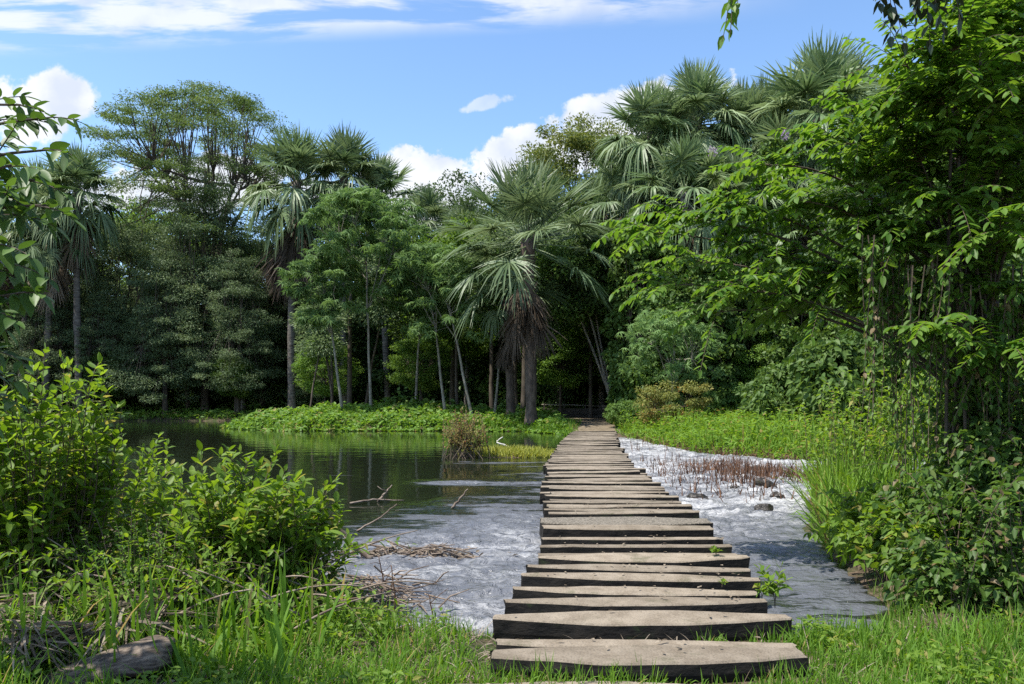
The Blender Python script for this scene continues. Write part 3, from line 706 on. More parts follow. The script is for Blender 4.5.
umb = make_tree(101, 34, 10.6, 15, 'umbrella', 330, 260, (.24, .10), QUAD, .5, 'olive', 'bark', 13, 1.5, .17, forks=3, bare=.55, name='flat_topped_tree')
put(umb, 205, 79, 1, 'tall airy flat-topped tree with forking dark limbs against the sky', rz=.4)
darkA = make_tree(102, 19, 6.5, 3.4, 'tier', 170, 260, (.26, .10), QUAD, .33, 'dark', 'bark', 12, 1.35, .42, name='feathery_tree')
darkB = make_tree(103, 22, 7.5, 4.4, 'tier', 190, 260, (.26, .10), QUAD, .36, 'dark', 'bark', 12, 1.45, .42, name='feathery_tree')
G1 = 'dark feathery trees on the far left bank'
put(darkA, 122, 75, 1.0, 'dark feathery tiered tree on the far bank, nearest the left palms', group=G1)
put(darkB, 205, 74, 1.0, 'largest dark feathery tiered tree in front of the flat-topped tree', group=G1)
put(darkA, 60, 79, 1.05, 'dark feathery tree between the grey palm trunks at the left', group=G1)
put(darkA, 262, 78, .95, 'dark feathery tree just left of the palm with the long brown skirt', group=G1)
put(darkA, 48, 70, .62, 'smaller dark feathery tree in front of the left palm trunks', group=G1)
put(darkB, 102, 70.5, .5, 'smallest dark feathery tree at the foot of the left palms', group=G1)
put(darkA, 165, 70.5, .78, 'dark feathery tree of middle height between the larger ones', group=G1)
put(darkB, 238, 71, .66, 'feathery tree leaning towards the palm with the long brown skirt', group=G1)
put(darkA, 318, 72, .5, 'low feathery tree just right of the palm with the long brown skirt', group=G1)
roundA = make_tree(104, 17, 6, 3, 'round', 120, 260, (.30, .17), QUAD, .32, 'mid', 'bark', 10, 1.5, .6)
roundB = make_tree(105, 22, 7, 5, 'round', 150, 260, (.30, .17), QUAD, .38, 'mid', 'bark', 11, 1.6, .6)
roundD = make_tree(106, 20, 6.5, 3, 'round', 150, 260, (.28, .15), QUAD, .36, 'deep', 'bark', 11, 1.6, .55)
roundR = make_tree(107, 27, 7.5, 12, 'round', 230, 300, (.30, .15), QUAD, .42, 'rust', 'bark', 11, 1.6, .5)
brt = make_tree(108, 15, 5.0, 4, 'round', 110, 220, (.28, .16), QUAD, .22, 'bright', 'bark', 9, 1.3, .5)
put(roundR, 596, 72, 1, 'tall rusty-green round tree on the skyline behind the central palm')
put(roundD, 468, 92, 1.38, 'dark round tree on the skyline at the edge of the cloud')
put(roundD, 645, 64, 1.15, 'dark round tree behind the left end of the high palm cluster')
put(roundD, 500, 72, 1.05, 'green round tree directly behind the central palm crown')
put(brt, 452, 64, 1.12, 'bright green tree between the pale lobed-leaf tree and central palm')
put(brt, 268, 88, 1.4, 'sunlit yellow-green tree glowing through behind the flat-topped tree')
put(brt, 400, 80, 1.25, 'bright green tree below the low-crowned skyline palm')
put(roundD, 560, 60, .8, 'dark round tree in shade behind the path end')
put(roundA, 690, 56, 1.05, 'green round tree in shade under the high palm cluster')
put(roundB, 770, 60, .95, 'large green round tree behind the high palm cluster')
put(roundA, 860, 54, 1.15, 'green round tree below the rightmost palm of the cluster')
put(roundB, 930, 60, 1.0, 'tall round tree hidden behind the overhanging branches')
put(roundD, 335, 82, 1.05, 'dark round tree in the gap under the yellowed-frond palm')
put(brt, 150, 94, 1.75, 'pale green tree showing through the flat-topped tree limbs')
# vine-draped columns of foliage
vineA = make_tree(110, 13, 2.6, .3, 'column', 150, 190, (.24, .2), HEART, .3, 'mid', 'bark', 10, .8, .7, name='vine_covered_tree', upw=.2, droop=.3)
vineB = make_tree(111, 10, 3.0, .3, 'column', 140, 190, (.24, .2), HEART, .3, 'mid', 'bark', 10, .85, .7, name='vine_covered_tree', upw=.2, droop=.3)
GV = 'vine-covered trees along the right bank'
for a in [(vineA, 650, 46, 1.0, 'vine-covered tree standing just behind the orange-tinged bush'),
          (vineB, 700, 44, .95, 'vine-covered tree below the drooping pale palm'),
          (vineA, 748, 47, 1.05, 'tall vine-covered tree in the middle of the right bank'),
          (vineB, 800, 42, .9, 'dark vine-covered tree above the tall bright grass'),
          (vineA, 850, 40, .85, 'vine-covered tree right of the dark hollow'),
          (vineB, 905, 36, 1.0, 'vine-covered tree behind the tangle of hanging vines'),
          (vineA, 965, 38, 1.05, 'vine-covered tree deep behind the overhanging tree'),
          (vineB, 1030, 34, 1.1, 'vine-covered tree at the right edge of the picture')]:
    put(*a[:4], a[4], group=GV)
# pale-trunked lobed-leaf trees
def cecropia(seed, H, R0, z0, lean, ncl=46, forks=1):
    return make_tree(seed, H, R0, z0, 'umbrella', ncl, 16, (.85, .85), LOBED, .105, 'cecropia', 'bark_pale', 7, .95, .35, lean=lean, forks=forks, name='pale_trunked_tree', bare=.6, upw=1.2, droop=.15)
GC = 'slim pale-trunked trees with lobed leaves'
cA = cecropia(120, 15.2, 4.2, 6.6, (-.5, 0), 120)
cB = cecropia(121, 10.5, 2.9, 6, (-1.4, 0), 46)
cC = cecropia(122, 11.5, 3.2, 5.5, (-2.6, 0), 60)
cD = cecropia(123, 10, 2.4, 6.5, (-1.2, 0), 26)
put(cA, 371, 51.5, 1, 'tallest pale-trunked tree with a domed light green crown on the island', group=GC, rz=0)
put(cB, 343, 51, 1, 'leaning pale-trunked tree left of the tallest one', group=GC, rz=0)
put(cC, 474, 49, 1, 'pale slanting trunk leaning left behind the reddish bush', group=GC, rz=0)
put(cD, 446, 50.5, 1, 'pale slim trunk, between the tallest pale tree and the slanting one', group=GC, rz=0)
put(cD, 494, 50.5, .9, 'thin grey trunk just left of the slimmer brown palm trunk', group=GC, rz=2.4)
put(cB, 415, 56, 1.1, 'small pale-trunked tree in the shade behind the island', group=GC, rz=2)
cE = make_tree(124, 8.5, 3.2, 1.2, 'umbrella', 60, 16, (.7, .7), LOBED, .12, 'cecropia', 'bark_pale', 7, .9, .5, name='pale_trunked_tree', upw=1.0, droop=.2)
put(cE, 672, 40, .8, 'light green lobed-leaf tree over the orange-tinged bush', group=GC)
# leaning dark trunk and forked white trunks at the path end
lean1 = make_tree(130, 13, 3.2, 7, 'round', 90, 200, (.28, .16), QUAD, .42, 'deep', 'bark', 8, 1.4, .5, lean=(-2.2, 0), bare=.7)
put(lean1, 634, 50.5, 1, 'thick dark trunk leaning left beside the end of the path', rz=0)
fork = make_tree(131, 11, 3.2, 7, 'round', 60, 160, (.28, .16), QUAD, .15, 'mid', 'bark_pale', 7, 1.2, .5, lean=(-3.2, 0), forks=3, bare=.8)
put(fork, 619, 50, 1, 'pale tree with forked whitish trunks next to the leaning dark trunk', rz=0)
# background trunks and closing canopy
bk = []
grp_b = 'shaded trees deep in the forest'
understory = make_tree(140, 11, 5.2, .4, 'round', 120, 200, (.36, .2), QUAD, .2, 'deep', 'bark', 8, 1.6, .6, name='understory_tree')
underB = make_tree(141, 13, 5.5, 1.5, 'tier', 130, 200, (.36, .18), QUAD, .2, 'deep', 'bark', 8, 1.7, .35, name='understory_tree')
rb = np.random.default_rng(5)
LB = 'shaded tree filling the dark forest behind the front trees'
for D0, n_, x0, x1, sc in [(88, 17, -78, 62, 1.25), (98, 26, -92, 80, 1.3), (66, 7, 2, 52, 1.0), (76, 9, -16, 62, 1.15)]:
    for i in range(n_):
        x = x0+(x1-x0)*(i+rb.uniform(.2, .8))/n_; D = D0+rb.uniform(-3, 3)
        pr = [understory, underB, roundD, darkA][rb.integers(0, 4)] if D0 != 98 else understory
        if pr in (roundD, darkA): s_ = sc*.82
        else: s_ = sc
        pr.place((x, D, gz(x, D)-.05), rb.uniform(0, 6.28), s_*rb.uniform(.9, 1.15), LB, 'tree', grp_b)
# sides of the clearing, outside the frame or at its edge
for i, (x, D, pr, s_) in enumerate([(-58, 62, roundB, 1.1), (-66, 52, roundA, 1.2), (-62, 76, roundD, 1.2), (-52, 72, darkB, 1.1), (40, 44, roundB, 1), (33, 52, roundB, 1.1), (30, 38, roundA, 1), (44, 32, roundD, 1)]):
    pr.place((x, D, gz(x, D)-.05), i*1.3, s_, 'shaded tree closing the side of the clearing', 'tree', grp_b)
for px, D, s_, lb in [(105, 70.5, .42, 'small bright shrub-like tree low on the far left bank'), (235, 70, .38, 'small light green tree beside the short stalky palm'), (420, 58, .45, 'small light green tree behind the island, between pale trunks'),
                      (325, 66, .5, 'small light green tree in the gap left of the leaning pale trunk'), (560, 56, .5, 'light green young tree right of the central palm trunk'), (590, 60, .55, 'light green young tree over the path end'), (740, 44, .42, 'young light green tree over the bright right bank')]:
    put(brt, px, D, s_, lb, group='young light green trees at the forest edge')
# slim bare trunks in the shade
def slim_trunk(seed, H, r, lean):
    g_ = Geo(); gr = np.random.default_rng(seed); t_ = np.linspace(0, 1, 12)[:, None]
    P = np.concatenate([lean*t_**1.3*H+.03*H*fbm(t_*2, t_*0+seed, seed=seed), .02*H*fbm(t_*2, t_*0+seed+4, seed=seed+2), t_*H-.3], 1)
    g_.tubes([P], [np.linspace(r, r*.5, 12)], 7); c = Geo()
    N = 1400; top = P[-1]; q = nrm(gr.normal(size=(N, 3)))*(gr.random(N)**.5)[:, None]*[2.2, 2.2, 1.2]
    c.leaves(QUAD, top+q, nrm(q+gr.normal(0, .5, (N, 3))), nrm(gr.normal(0, .5, (N, 3))+[0, 0, 1]), .3, .15, .1, gr.random(N))
    return Proto('slim_tree', [('trunk', g_.build('trunk', M['bark'], data_only=True, smooth=True)), ('crown', c.build('crown', M['dark'], data_only=True))])
sl1 = slim_trunk(1, 9, .14, .05); sl2 = slim_trunk(2, 11, .2, -.04); sl3 = slim_trunk(3, 8, .11, .14)
for i in range(26):
    px = rb.uniform(30, 860); D = rb.uniform(72, 84) if px < 300 else rb.uniform(53, 64)
    put([sl1, sl2, sl3][i % 3], px, D, rb.uniform(.85, 1.25), 'slim dark trunk standing in the forest shade', 'tree', 'slim trunks in the forest shade')

# ------------------------------------------------------------------ low vegetation
def scatter_land(n, x0, x1, y0, y1, smin, smax, cond=None, seed=0, yexp=1.0):
    gr = np.random.default_rng(seed); x = gr.uniform(x0, x1, n*3); y = y0+(y1-y0)*gr.random(n*3)**yexp
    s = sdf(x, y)+fbm(x*.9, y*.9, seed=3)*np.clip(np.hypot(x, y)/30, .08, .8); k = (s > smin) & (s < smax)
    if cond is not None: k &= cond(x, y)
    x = x[k][:n]; y = y[k][:n]; return x, y, height(x, y), gr
def blades(g, x, y, z, gr, ln, w, lean=.35, droop=.35, mat=0, rnd=None):
    n = len(x); a = gr.uniform(0, 2*pi, n); le = np.abs(gr.normal(lean, .2, n))
    D = np.stack([np.cos(a)*le, np.sin(a)*le, np.ones(n)], -1)
    U = np.stack([np.cos(a), np.sin(a), np.zeros(n)-.3], -1)+gr.normal(0, .5, (n, 3))
    L = ln*gr.uniform(.5, 1.2, n)
    g.leaves(BLADE, np.stack([x, y, z-.02], -1), D, U, L, w*gr.uniform(.6, 1.3, n), droop*gr.uniform(.2, 1.6, n)*(.4+le), rnd, mat)
def stuff(g, name, mats, label, cat):
    return tag(g.build(name, mats), label, cat, kind='stuff')
# clumping weight
def clump(x, y, s, t_, seed): return fbm(x*s, y*s, seed=seed) > t_

# peninsula of leafy water herbs
x, y, z, gr = scatter_land(17000, -20, 3.2, 41, 56, -.5, 99, lambda x, y: (x < walk_x(np.minimum(y, 39))-1.2-(y-40)*.0) , 1)
g = Geo(); n = len(x); hh = gr.uniform(.05, .55, n)*(.45+1.1*np.clip(fbm(x*1.1, y*1.1, seed=4)+.35, 0, 1))*np.clip(sdf(x, y)/.9+.45, .3, 1)
g.leaves(HEART, np.stack([x, y, np.maximum(z, WL)+hh], -1), nrm(gr.normal(size=(n, 3))*[1, 1, .4]), nrm(gr.normal(0, .45, (n, 3))+[0, -.2, 1]), .24*gr.uniform(.6, 1.3, n), .2, .1)
x, y, z, gr = scatter_land(9000, -20, 3.0, 42, 55, -.3, 99, None, 2)
blades(g, x, y, np.maximum(z, WL), gr, .55, .05)
stuff(g, 'island_herbs', M['herb'], 'bright green leafy ground cover on the low island in the pond', 'ground cover')
# far left bank
g = Geo()
x, y, z, gr = scatter_land(14000, -62, -12, 64, 76, .0, 8, None, 3); blades(g, x[4000:], y[4000:], z[4000:], gr, .55, .06); x, y, z = x[:4000], y[:4000], z[:4000]; n = len(x)
g.leaves(HEART, np.stack([x, y, z+gr.uniform(.05, .55, n)], -1), nrm(gr.normal(size=(n, 3))*[1, 1, .4]), nrm(gr.normal(0, .4, (n, 3))+[0, -.2, 1]), .34*gr.uniform(.6, 1.3, n), .26, .1)
stuff(g, 'far_bank_grass', M['herb'], 'low green growth along the far left bank below the dark trees', 'ground cover')
# forest-floor undergrowth
g = Geo()
x, y, z, gr = scatter_land(15000, -50, 40, 47, 84, 1.5, 99, lambda x, y: (y > np.where(x < -12, 72, 52+0*x)) & clump(x, y, .35, -.05, 8) & (np.abs(x-5.6) > 2.6), 4); n = len(x)
g.leaves(HEART, np.stack([x, y, z+gr.uniform(.05, 1.4, n)*(fbm(x*.4, y*.4, seed=5)+.6)], -1), nrm(gr.normal(size=(n, 3))*[1, 1, .4]), nrm(gr.normal(0, .5, (n, 3))+[0, 0, 1]), .36*gr.uniform(.6, 1.3, n), .28, .2)
stuff(g, 'forest_undergrowth', M['mid'], 'shaded undergrowth on the forest floor between the trunks', 'undergrowth')
# right bank tall grass
g = Geo()
rb_c = lambda x, y: (x > walk_x(np.minimum(y, 39))+1.55) & (x > 5.2)
x, y, z, gr = scatter_land(42000, 5.2, 24, 23, 47, -.15, 9, rb_c, 5)
hgt = .5+.55*sst(sdf(x, y), 0, 1.2)+.30*fbm(x*.5, y*.5, seed=6)+.45*fbm(x*1.3, y*1.3, seed=66)
n = len(x); kk = gr.random(n) < .42; g.leaves(LEAF, np.stack([x, y, z+hgt*gr.uniform(.15, 1.0, n)], -1)[kk], (gr.normal(size=(n, 3))*[1, 1, .4]+[0, 0, .4])[kk], nrm(gr.normal(0, .4, (n, 3))+[0, 0, 1])[kk], .22, .07, .3)
x, y, z, hgt = x[~kk], y[~kk], z[~kk], hgt[~kk]
blades(g, x, y, z, gr, 1.2*hgt*(.6+.4*sst(x, 5.5, 8))*(1+.5*fbm(x*1.5, y*1.5, seed=77)), .045, .42, .55)
x, y, z, gr = scatter_land(7000, 5.4, 24, 23, 44, -.35, .35, rb_c, 6)
blades(g, x, y, np.maximum(z, WL), gr, .50, .03, .5, .6, 1)
stuff(g, 'bank_grass', [M['grass_far'], M['reed']], 'tall bright green grass on the right bank beyond the rapids', 'grass')
# grass left of path end
g = Geo(); x, y, z, gr = scatter_land(5000, -4, 3.6, 39, 48, -.1, 6, lambda x, y: x < 2.9+.15*(y-39), 7)
blades(g, x, y, z, gr, .5, .045)
x, y, z, gr = scatter_land(2600, 2, 9, 38.5, 50, -.1, 9, lambda x, y: (np.abs(x-np.interp(y, [38, 42, 50], [4.25, 4.7, 5.6])) > 1.0) & (np.abs(x-4.6) < 4), 8)
blades(g, x, y, z, gr, .3, .04)
stuff(g, 'path_side_grass', M['grass'], 'short shaded grass beside the dirt path end', 'grass')
# islet strip
g = Geo(); gr = np.random.default_rng(9); n = 3800
a = gr.uniform(0, 2*pi, n); r_ = np.sqrt(gr.random(n)); x = .15+2.0*np.cos(a)*r_; y = 25.7+1.0*np.sin(a)*r_
blades(g, x, y, np.maximum(height(x, y), WL), gr, .30, .03, .5, .3)
stuff(g, 'islet_grass', M['yellow'], 'yellow-green grass strip in the water beside the footpath', 'grass')

# ------------------------------------------------------------------ stems with leaves
def leafy(g, paths, per, L, W, tpl=LEAF, t0=.25, ang=55, droop=.25, mat=0, gr=rng, planar=False, up=.3, lr=None, t1=1.0):
    """leaves along each stem; planar=True puts them in two rows"""
    paths = np.asarray(paths, float); m_, n, _ = paths.shape
    T = nrm(np.gradient(paths, axis=1)); ps, ds, us, ls = [], [], [], []
    for j in range(per):
        f = np.clip(t0+(t1-t0)*(j+.5)/per+(0 if planar else gr.normal(0, .01)), 0, 1)*(n-1); i = min(int(f), n-2); w = f-i
        P = paths[:, i]*(1-w)+paths[:, i+1]*w; t_ = T[:, i]*(1-w)+T[:, i+1]*w
        s_ = nrm(np.cross(t_, [0, 0.02, 1])); u_ = np.cross(s_, t_)
        if planar: ph = np.full(m_, 0.0 if j % 2 == 0 else pi)+gr.normal(0, .15, m_)
        else: ph = j*2.4+gr.normal(0, .4, m_)
        side = s_*np.cos(ph)[:, None]+u_*np.sin(ph)[:, None]; A = R(ang)+gr.normal(0, .18, m_)
        if j >= per-1: A = A*.2
        ps.append(P); ds.append(nrm(t_*np.cos(A)[:, None]+side*np.sin(A)[:, None]+[0, 0, up]+gr.normal(0, .12, (m_, 3))))
        us.append(nrm(np.array([0, 0, 1.])+gr.normal(0, .25, (m_, 3)))); ls.append(L*gr.uniform(.7, 1.2, m_)*(1-.25*(j/per)))
    P = np.concatenate(ps); N = len(P); ln = np.concatenate(ls)
    g.leaves(tpl, P, np.concatenate(ds), np.concatenate(us), ln, ln*W/L, droop*gr.uniform(.4, 1.6, N), lr if lr is not None else gr.random(N), mat)
def curve_to(a, b, lift, n=8, gr=rng, wob=.04):
    a = np.asarray(a, float); b = np.asarray(b, float); d = np.linalg.norm(b-a)
    m_ = (a+b)/2+np.array([0, 0, lift*d])+gr.normal(0, wob*d, 3)
    return bez(a, m_, b, n)

def bush(name, stems, per, L, W, lm, label, cat, loc, stem_r=.008, **kw):
    r = empty(name, loc); tag(r, label, cat); S = np.array(stems)-np.array(loc); kw.setdefault('tpl', FINE if L > .09 else LEAF)
    g1 = Geo(); g1.tubes(S, [np.linspace(stem_r, stem_r*.35, S.shape[1])], 5, cap=False); g1.build('stems', M['twig'], r, smooth=True)
    g2 = Geo(); leafy(g2, S, per, L, W, **kw); g2.build('leaves', M[lm], r, smooth=True)
    return r
# reddish bush on the islet
gr = np.random.default_rng(21); st = []
for i in range(85):
    b = np.array([-1.5+gr.normal(0, .35), 24.7+gr.normal(0, .3), WL]); a = gr.uniform(0, 2*pi); q = gr.random()**.5
    e = np.array([-1.5+math.cos(a)*q*.88, 24.7+math.sin(a)*q*.8, WL+1.65*(1-.4*q*q)*gr.uniform(.65, 1.05)]); st.append(curve_to(b, e, .05, 7, gr))
bush('reddish_bush', st, 26, .13, .05, 'redleaf', 'round bush of reddish and green twigs standing in the pond', 'bush', (-1.5, 24.7, WL), .012, gr=gr, ang=40, tpl=QUAD)
# orange tinged bush and slope shrubs
ob = make_tree(150, 2.9, 1.75, .2, 'round', 60, 130, (.15, .06), QUAD, .05, 'yellowbush', 'twig', 9, .36, .6, name='flowering_bush')
put(ob, 671, 37.5, 1, 'orange-tinged leafy bush at the left end of the tall bright grass', 'bush', rz=1)
sb = make_tree(151, 3.6, 3.0, .1, 'round', 90, 200, (.2, .16), HEART, .08, 'mid', 'twig', 8, .8, .6, name='creeper_mound', upw=.4, droop=.3)
GS = 'leafy mounds at the foot of the right forest'
for px, D, s_, lb in [(842, 31, 1.0, 'leafy creeper mound sloping down to the tall bright grass'), (905, 29, 1.25, 'larger leafy creeper mound behind the hanging vines'),
                      (1010, 27, 1.3, 'leafy creeper mound at the right edge behind the tangle'), (735, 43, .75, 'small round shaded creeper mound under the drooping branches'),
                      (632, 42, .42, 'small leafy shrub beside the end of the footpath'), (800, 37, .8, 'leafy mound in the dark hollow behind the bright grass')]:
    put(sb, px, D, s_, lb, 'bush', GS)

for i in range(24):
    x_ = -62+i*4.3+rb.uniform(-1, 1); D = rb.uniform(82, 86) if x_ < 0 else rb.uniform(67, 72)
    sb.place((x_, D, gz(x_, D)-.05), i, rb.uniform(1.2, 1.7), 'shaded creeper mound filling the gap between dark trunks', 'bush', 'shaded mounds between the forest trunks')
# ------------------------------------------------------------------ the rapids: reeds, rocks
gr = np.random.default_rng(31); g = Geo()
n = 2300; cen = gr.random(n) < .55
x = np.where(cen, gr.normal(5.9, .75, n), gr.uniform(3.3, 7.2, n)); y = np.where(cen, gr.normal(18.2, 1.3, n), gr.uniform(13.5, 23, n))
k = (x > walk_x(y)+1.5) & (sdf(x, y) < -.05) & (fbm(x*1.3, y*1.0, seed=88) > -.04); x, y = x[k], y[k]
blades(g, x, y, np.full(len(x), WL-.02), gr, .50, .022, .35, .4)
x = np.concatenate([gr.normal(6.9, .45, 700), gr.normal(5.2, .5, 350), gr.normal(6.2, .5, 500)]); y = np.concatenate([gr.normal(17.6, .8, 700), gr.normal(19.2, .7, 350), gr.normal(21, .6, 500)]); k = (sdf(x, y) < 0) & (fbm(x*2, y*2, seed=89) > -.1)
blades(g, x[k], y[k], np.full(k.sum(), WL), gr, .36, .024, .5, .5)
x = gr.uniform(3.5, 6.6, 130); y = gr.uniform(19, 32, 130); k = (x > walk_x(y)+1.2) & (sdf(x, y) < -.05)
blades(g, x[k], y[k], np.full(k.sum(), WL-.02), gr, .5, .022, .12, .1)
stuff(g, 'dead_reeds', M['reed'], 'red-brown dead reed stems standing in the white water', 'reeds')
def rock(loc, sx, sy, sz, seed, label, mat='rock'):
    n, m_ = 26, 18; th = np.linspace(0, 2*pi, n, endpoint=False); ph = np.linspace(.02, pi-.02, m_)
    T_, P_ = np.meshgrid(th, ph); d = np.stack([np.cos(T_)*np.sin(P_), np.sin(T_)*np.sin(P_), np.cos(P_)], -1)
    r_ = 1+.6*fbm(d[..., 0]*1.6, d[..., 1]*1.6, d[..., 2]*1.6, seed=seed); V = d*r_[..., None]*[sx, sy, sz]
    i = np.arange(m_-1)[:, None]*n; j = np.arange(n)[None]; j2 = (j+1) % n
    g = Geo(); q = np.stack([i+j, i+n+j, i+n+j2, i+j2], -1).reshape(-1, 4); g.add(V.reshape(-1, 3), q, np.full(len(q), 4))
    o = g.build('river_rock', M[mat]); o.location = loc; return tag(o, label, 'rock', 'wet rocks breaking the rapids')
for px, py, sx, sz, lb in [(765, 489, .30, .22, 'dark wet rock at the foot of the thick clump of dead reeds'), (764, 513, .22, .14, 'low dark rock in the foam, nearest the near end of the rapids'),
                           (777, 500, .18, .12, 'small dark rock just right of the one below the reeds'), (698, 501, .27, .13, 'flat mossy brown rock near the middle of the footpath'),
                           (735, 492, .16, .1, 'small rock between the mossy brown rock and the reed clump'), (757, 471, .2, .12, 'small rock behind the dead reed clump')]:
    D = 1429/(py-400); p_ = at(px, py, D); rock((p_[0], D, WL+.03), sx*.72, sx*.6, sz*.9, int(px), lb)

# ------------------------------------------------------------------ driftwood on the left water
def branch(name, pts, r0, label, cat, mat='drift', twigs=0, seed=0, group=None):
    gr = np.random.default_rng(seed); pts = np.array(pts, float)
    n = 12; t_ = np.linspace(0, len(pts)-1, n); P = np.stack([np.interp(t_, np.arange(len(pts)), pts[:, i]) for i in range(3)], -1)
    P[1:-1] += gr.normal(0, r0*.25, (n-2, 3)); loc = P[0].copy(); g = Geo(); g.tubes([P-loc], [np.linspace(r0, r0*.4, n)], 7)
    for i in range(twigs):
        k = gr.integers(2, n-1); e = P[k]+nrm(gr.normal(size=3))*[1, 1, .6]*gr.uniform(.15, .35); g.tubes([np.array([P[k], (P[k]+e)/2+gr.normal(0, .02, 3), e])-loc], [[r0*.4, r0*.3, r0*.15]], 5)
    o = g.build(name, M[mat], smooth=True); o.location = loc; return tag(o, label, cat, group)
def wpt(px, py, dz=0.0):
    """point on the water seen at px,py, raised by dz"""
    D = (CZ-WL)*F/(py-HZ); return np.array([(px-512)/F*D, D, WL+dz])
def above(base, px, py):
    """point above the same distance as base"""
    return at(px, py, base[1])
GD = 'fallen branches caught in the shallow water'
b = wpt(372, 560); branch('fallen_branch', [b, above(b, 352, 546), above(b, 338, 520)], .03, 'dark curved branch rising from the debris raft to the left', 'branch', twigs=2, seed=1, group=GD)
b = wpt(357, 531); branch('fallen_branch', [b, above(b, 380, 518), above(b, 397, 504)], .016, 'thin pale branch slanting up right out of the dark water', 'branch', seed=2, group=GD)
b = wpt(452, 508); branch('fallen_branch', [b, above(b, 468, 489)], .026, 'straight stick poking up alone from the open rippled water', 'branch', seed=3, group=GD)
b = wpt(378, 502); branch('fallen_branch', [b, above(b, 386, 492), above(b, 392, 485)], .028, 'short grey stick standing above the bleached floating stick', 'branch', twigs=2, seed=4, group=GD)
branch('fallen_branch', [wpt(350, 505, .03), wpt(375, 503, .07), wpt(404, 502, .03)], .022, 'bleached stick lying flat where the ripples begin', 'branch', 'drift', seed=5, group=GD)
b = wpt(500, 447); branch('fallen_branch', [b+[.35, 0, 0], above(b, 496, 442), above(b, 503, 437)], .045, 'bleached forked branch in the pond beside the reddish bush', 'branch', 'drift_pale', twigs=0, seed=6, group=GD)
r = empty('debris_raft', wpt(405, 556)); tag(r, 'low raft of tangled brown sticks and leaves in the left shallows', 'driftwood')
gr = np.random.default_rng(44); g = Geo(); P0 = wpt(405, 556); n = 70
c = np.stack([gr.normal(0, .38, n), gr.normal(0, .09, n), np.abs(gr.normal(.02, .035, n))], -1); a = gr.normal(0, .5, n); l_ = gr.uniform(.08, .3, n)
d = np.stack([np.cos(a)*l_, np.sin(a)*l_, gr.normal(0, .05, n)], -1)
g.tubes(np.stack([c-d, c+gr.normal(0, .015, (n, 3)), c+d], 1), [.011, .01, .006], 5); g.build('sticks', M['drift'], r)
g = Geo(); n = 500; P_ = np.stack([gr.normal(.05, .38, n), gr.normal(0, .09, n), np.abs(gr.normal(.02, .03, n))], -1)
g.leaves(LEAF, P_, gr.normal(size=(n, 3))*[1, 1, .3], nrm(gr.normal(0, .4, (n, 3))+[0, 0, 1]), .08, .035, .2); g.build('dead_leaves', M['dry'], r)
r = empty('debris_raft', (-1.35, 6.9, -.25)); tag(r, 'heap of brown twigs on the near left shore below the bush', 'driftwood')
g = Geo(); n = 160; c = np.stack([gr.normal(0, .36, n), gr.normal(0, .4, n), np.abs(gr.normal(.03, .07, n))], -1); a = gr.normal(-.4, .6, n); l_ = gr.uniform(.08, .32, n)
d = np.stack([np.cos(a)*l_, np.sin(a)*l_, gr.normal(0, .05, n)], -1); g.tubes(np.stack([c-d, c+gr.normal(0, .02, (n, 3)), c+d], 1), [.009, .008, .004], 5); g.build('sticks', M['drift'], r)
# bare weeds standing at the near left shore
for i, (px, py0, py1) in enumerate([(392, 628, 565), (380, 600, 556), (430, 640, 595)]):
    b = wpt(px, py0, -.02); branch('dead_weed', [b, above(b, px+3, (py0+py1)/2), above(b, px-1, py1)], .009,
        ['tall bare dark weed stalk at the left water edge', 'shorter bare weed stalk behind the tall one at the water edge', 'thin bare weed stalk in front of the rippled water'][i], 'weed', 'reed', twigs=6, seed=60+i, group='bare weed stalks at the water edge')

# ------------------------------------------------------------------ wooden barrier and bench at the path end
def plank_geo(g, a, b, w, h, seed=0):
    """a sawn plank from a to b, width w across, height h, slightly warped"""
    a = np.asarray(a, float); b = np.asarray(b, float); n = 7; t_ = np.linspace(0, 1, n)[:, None]; d = nrm(b-a); s_ = nrm(np.cross(d, [0, 0, 1])); P = a+(b-a)*t_+[0, 0, 1]*(.012*fbm(t_*3, t_*0+seed, seed=seed))
    c = np.array([(-1, -1), (-.94, -1), (.94, -1), (1, -.8), (1, .8), (.94, 1), (-.94, 1), (-1, .8)])
    V = P[:, None]+s_*c[:, :1]*w/2+np.array([0, 0, 1.])*c[:, 1:]*h/2; k = 8
    i = np.arange(n-1)[:, None]*k; j = np.arange(k)[None]; q = np.stack([i+j, i+(j+1) % k, i+k+(j+1) % k, i+k+j], -1).reshape(-1, 4)
    g.add(V.reshape(-1, 3), np.concatenate([q.ravel(), np.arange(k)[::-1], np.arange(k)+(n-1)*k]), [4]*len(q)+[k, k])
D = 57; x0 = (543-512)/F*D; x1 = (604-512)/F*D; zg = gz(4.5, D)
r = empty('log_barrier', ((x0+x1)/2, D, zg)); tag(r, 'low dark timber wall with a thin rail across the end of the path', 'barrier'); hw = (x1-x0)/2
for k in range(3):
    g = Geo(); plank_geo(g, (-hw, 0, .13+k*.235), (hw, 0, .13+k*.235), .14, .22, k); g.build('board', M['plank'], r)
for k, xx in enumerate((-hw+.1, -.7, .9, hw-.1)):
    g = Geo(); g.tubes([[(xx, .12, -.2), (xx, .12, .5), (xx+.01, .12, 1.1)]], [[.06, .055, .05]], 8); g.build('post', M['plank'], r)
g = Geo(); g.tubes([[(-hw-.1, .12, 1.0), (-.5, .11, .97), (.7, .12, .95), (hw+.2, .12, .84)]], [[.035, .04, .04, .03]], 7); g.build('rail', M['bark_pale'], r, smooth=True)
D = 54; xc = (615-512)/F*D; zg = gz(xc, D)
r = empty('wooden_bench', (xc, D, zg), .15); tag(r, 'weathered plank bench beside the leaning dark trunk at the path end', 'bench')
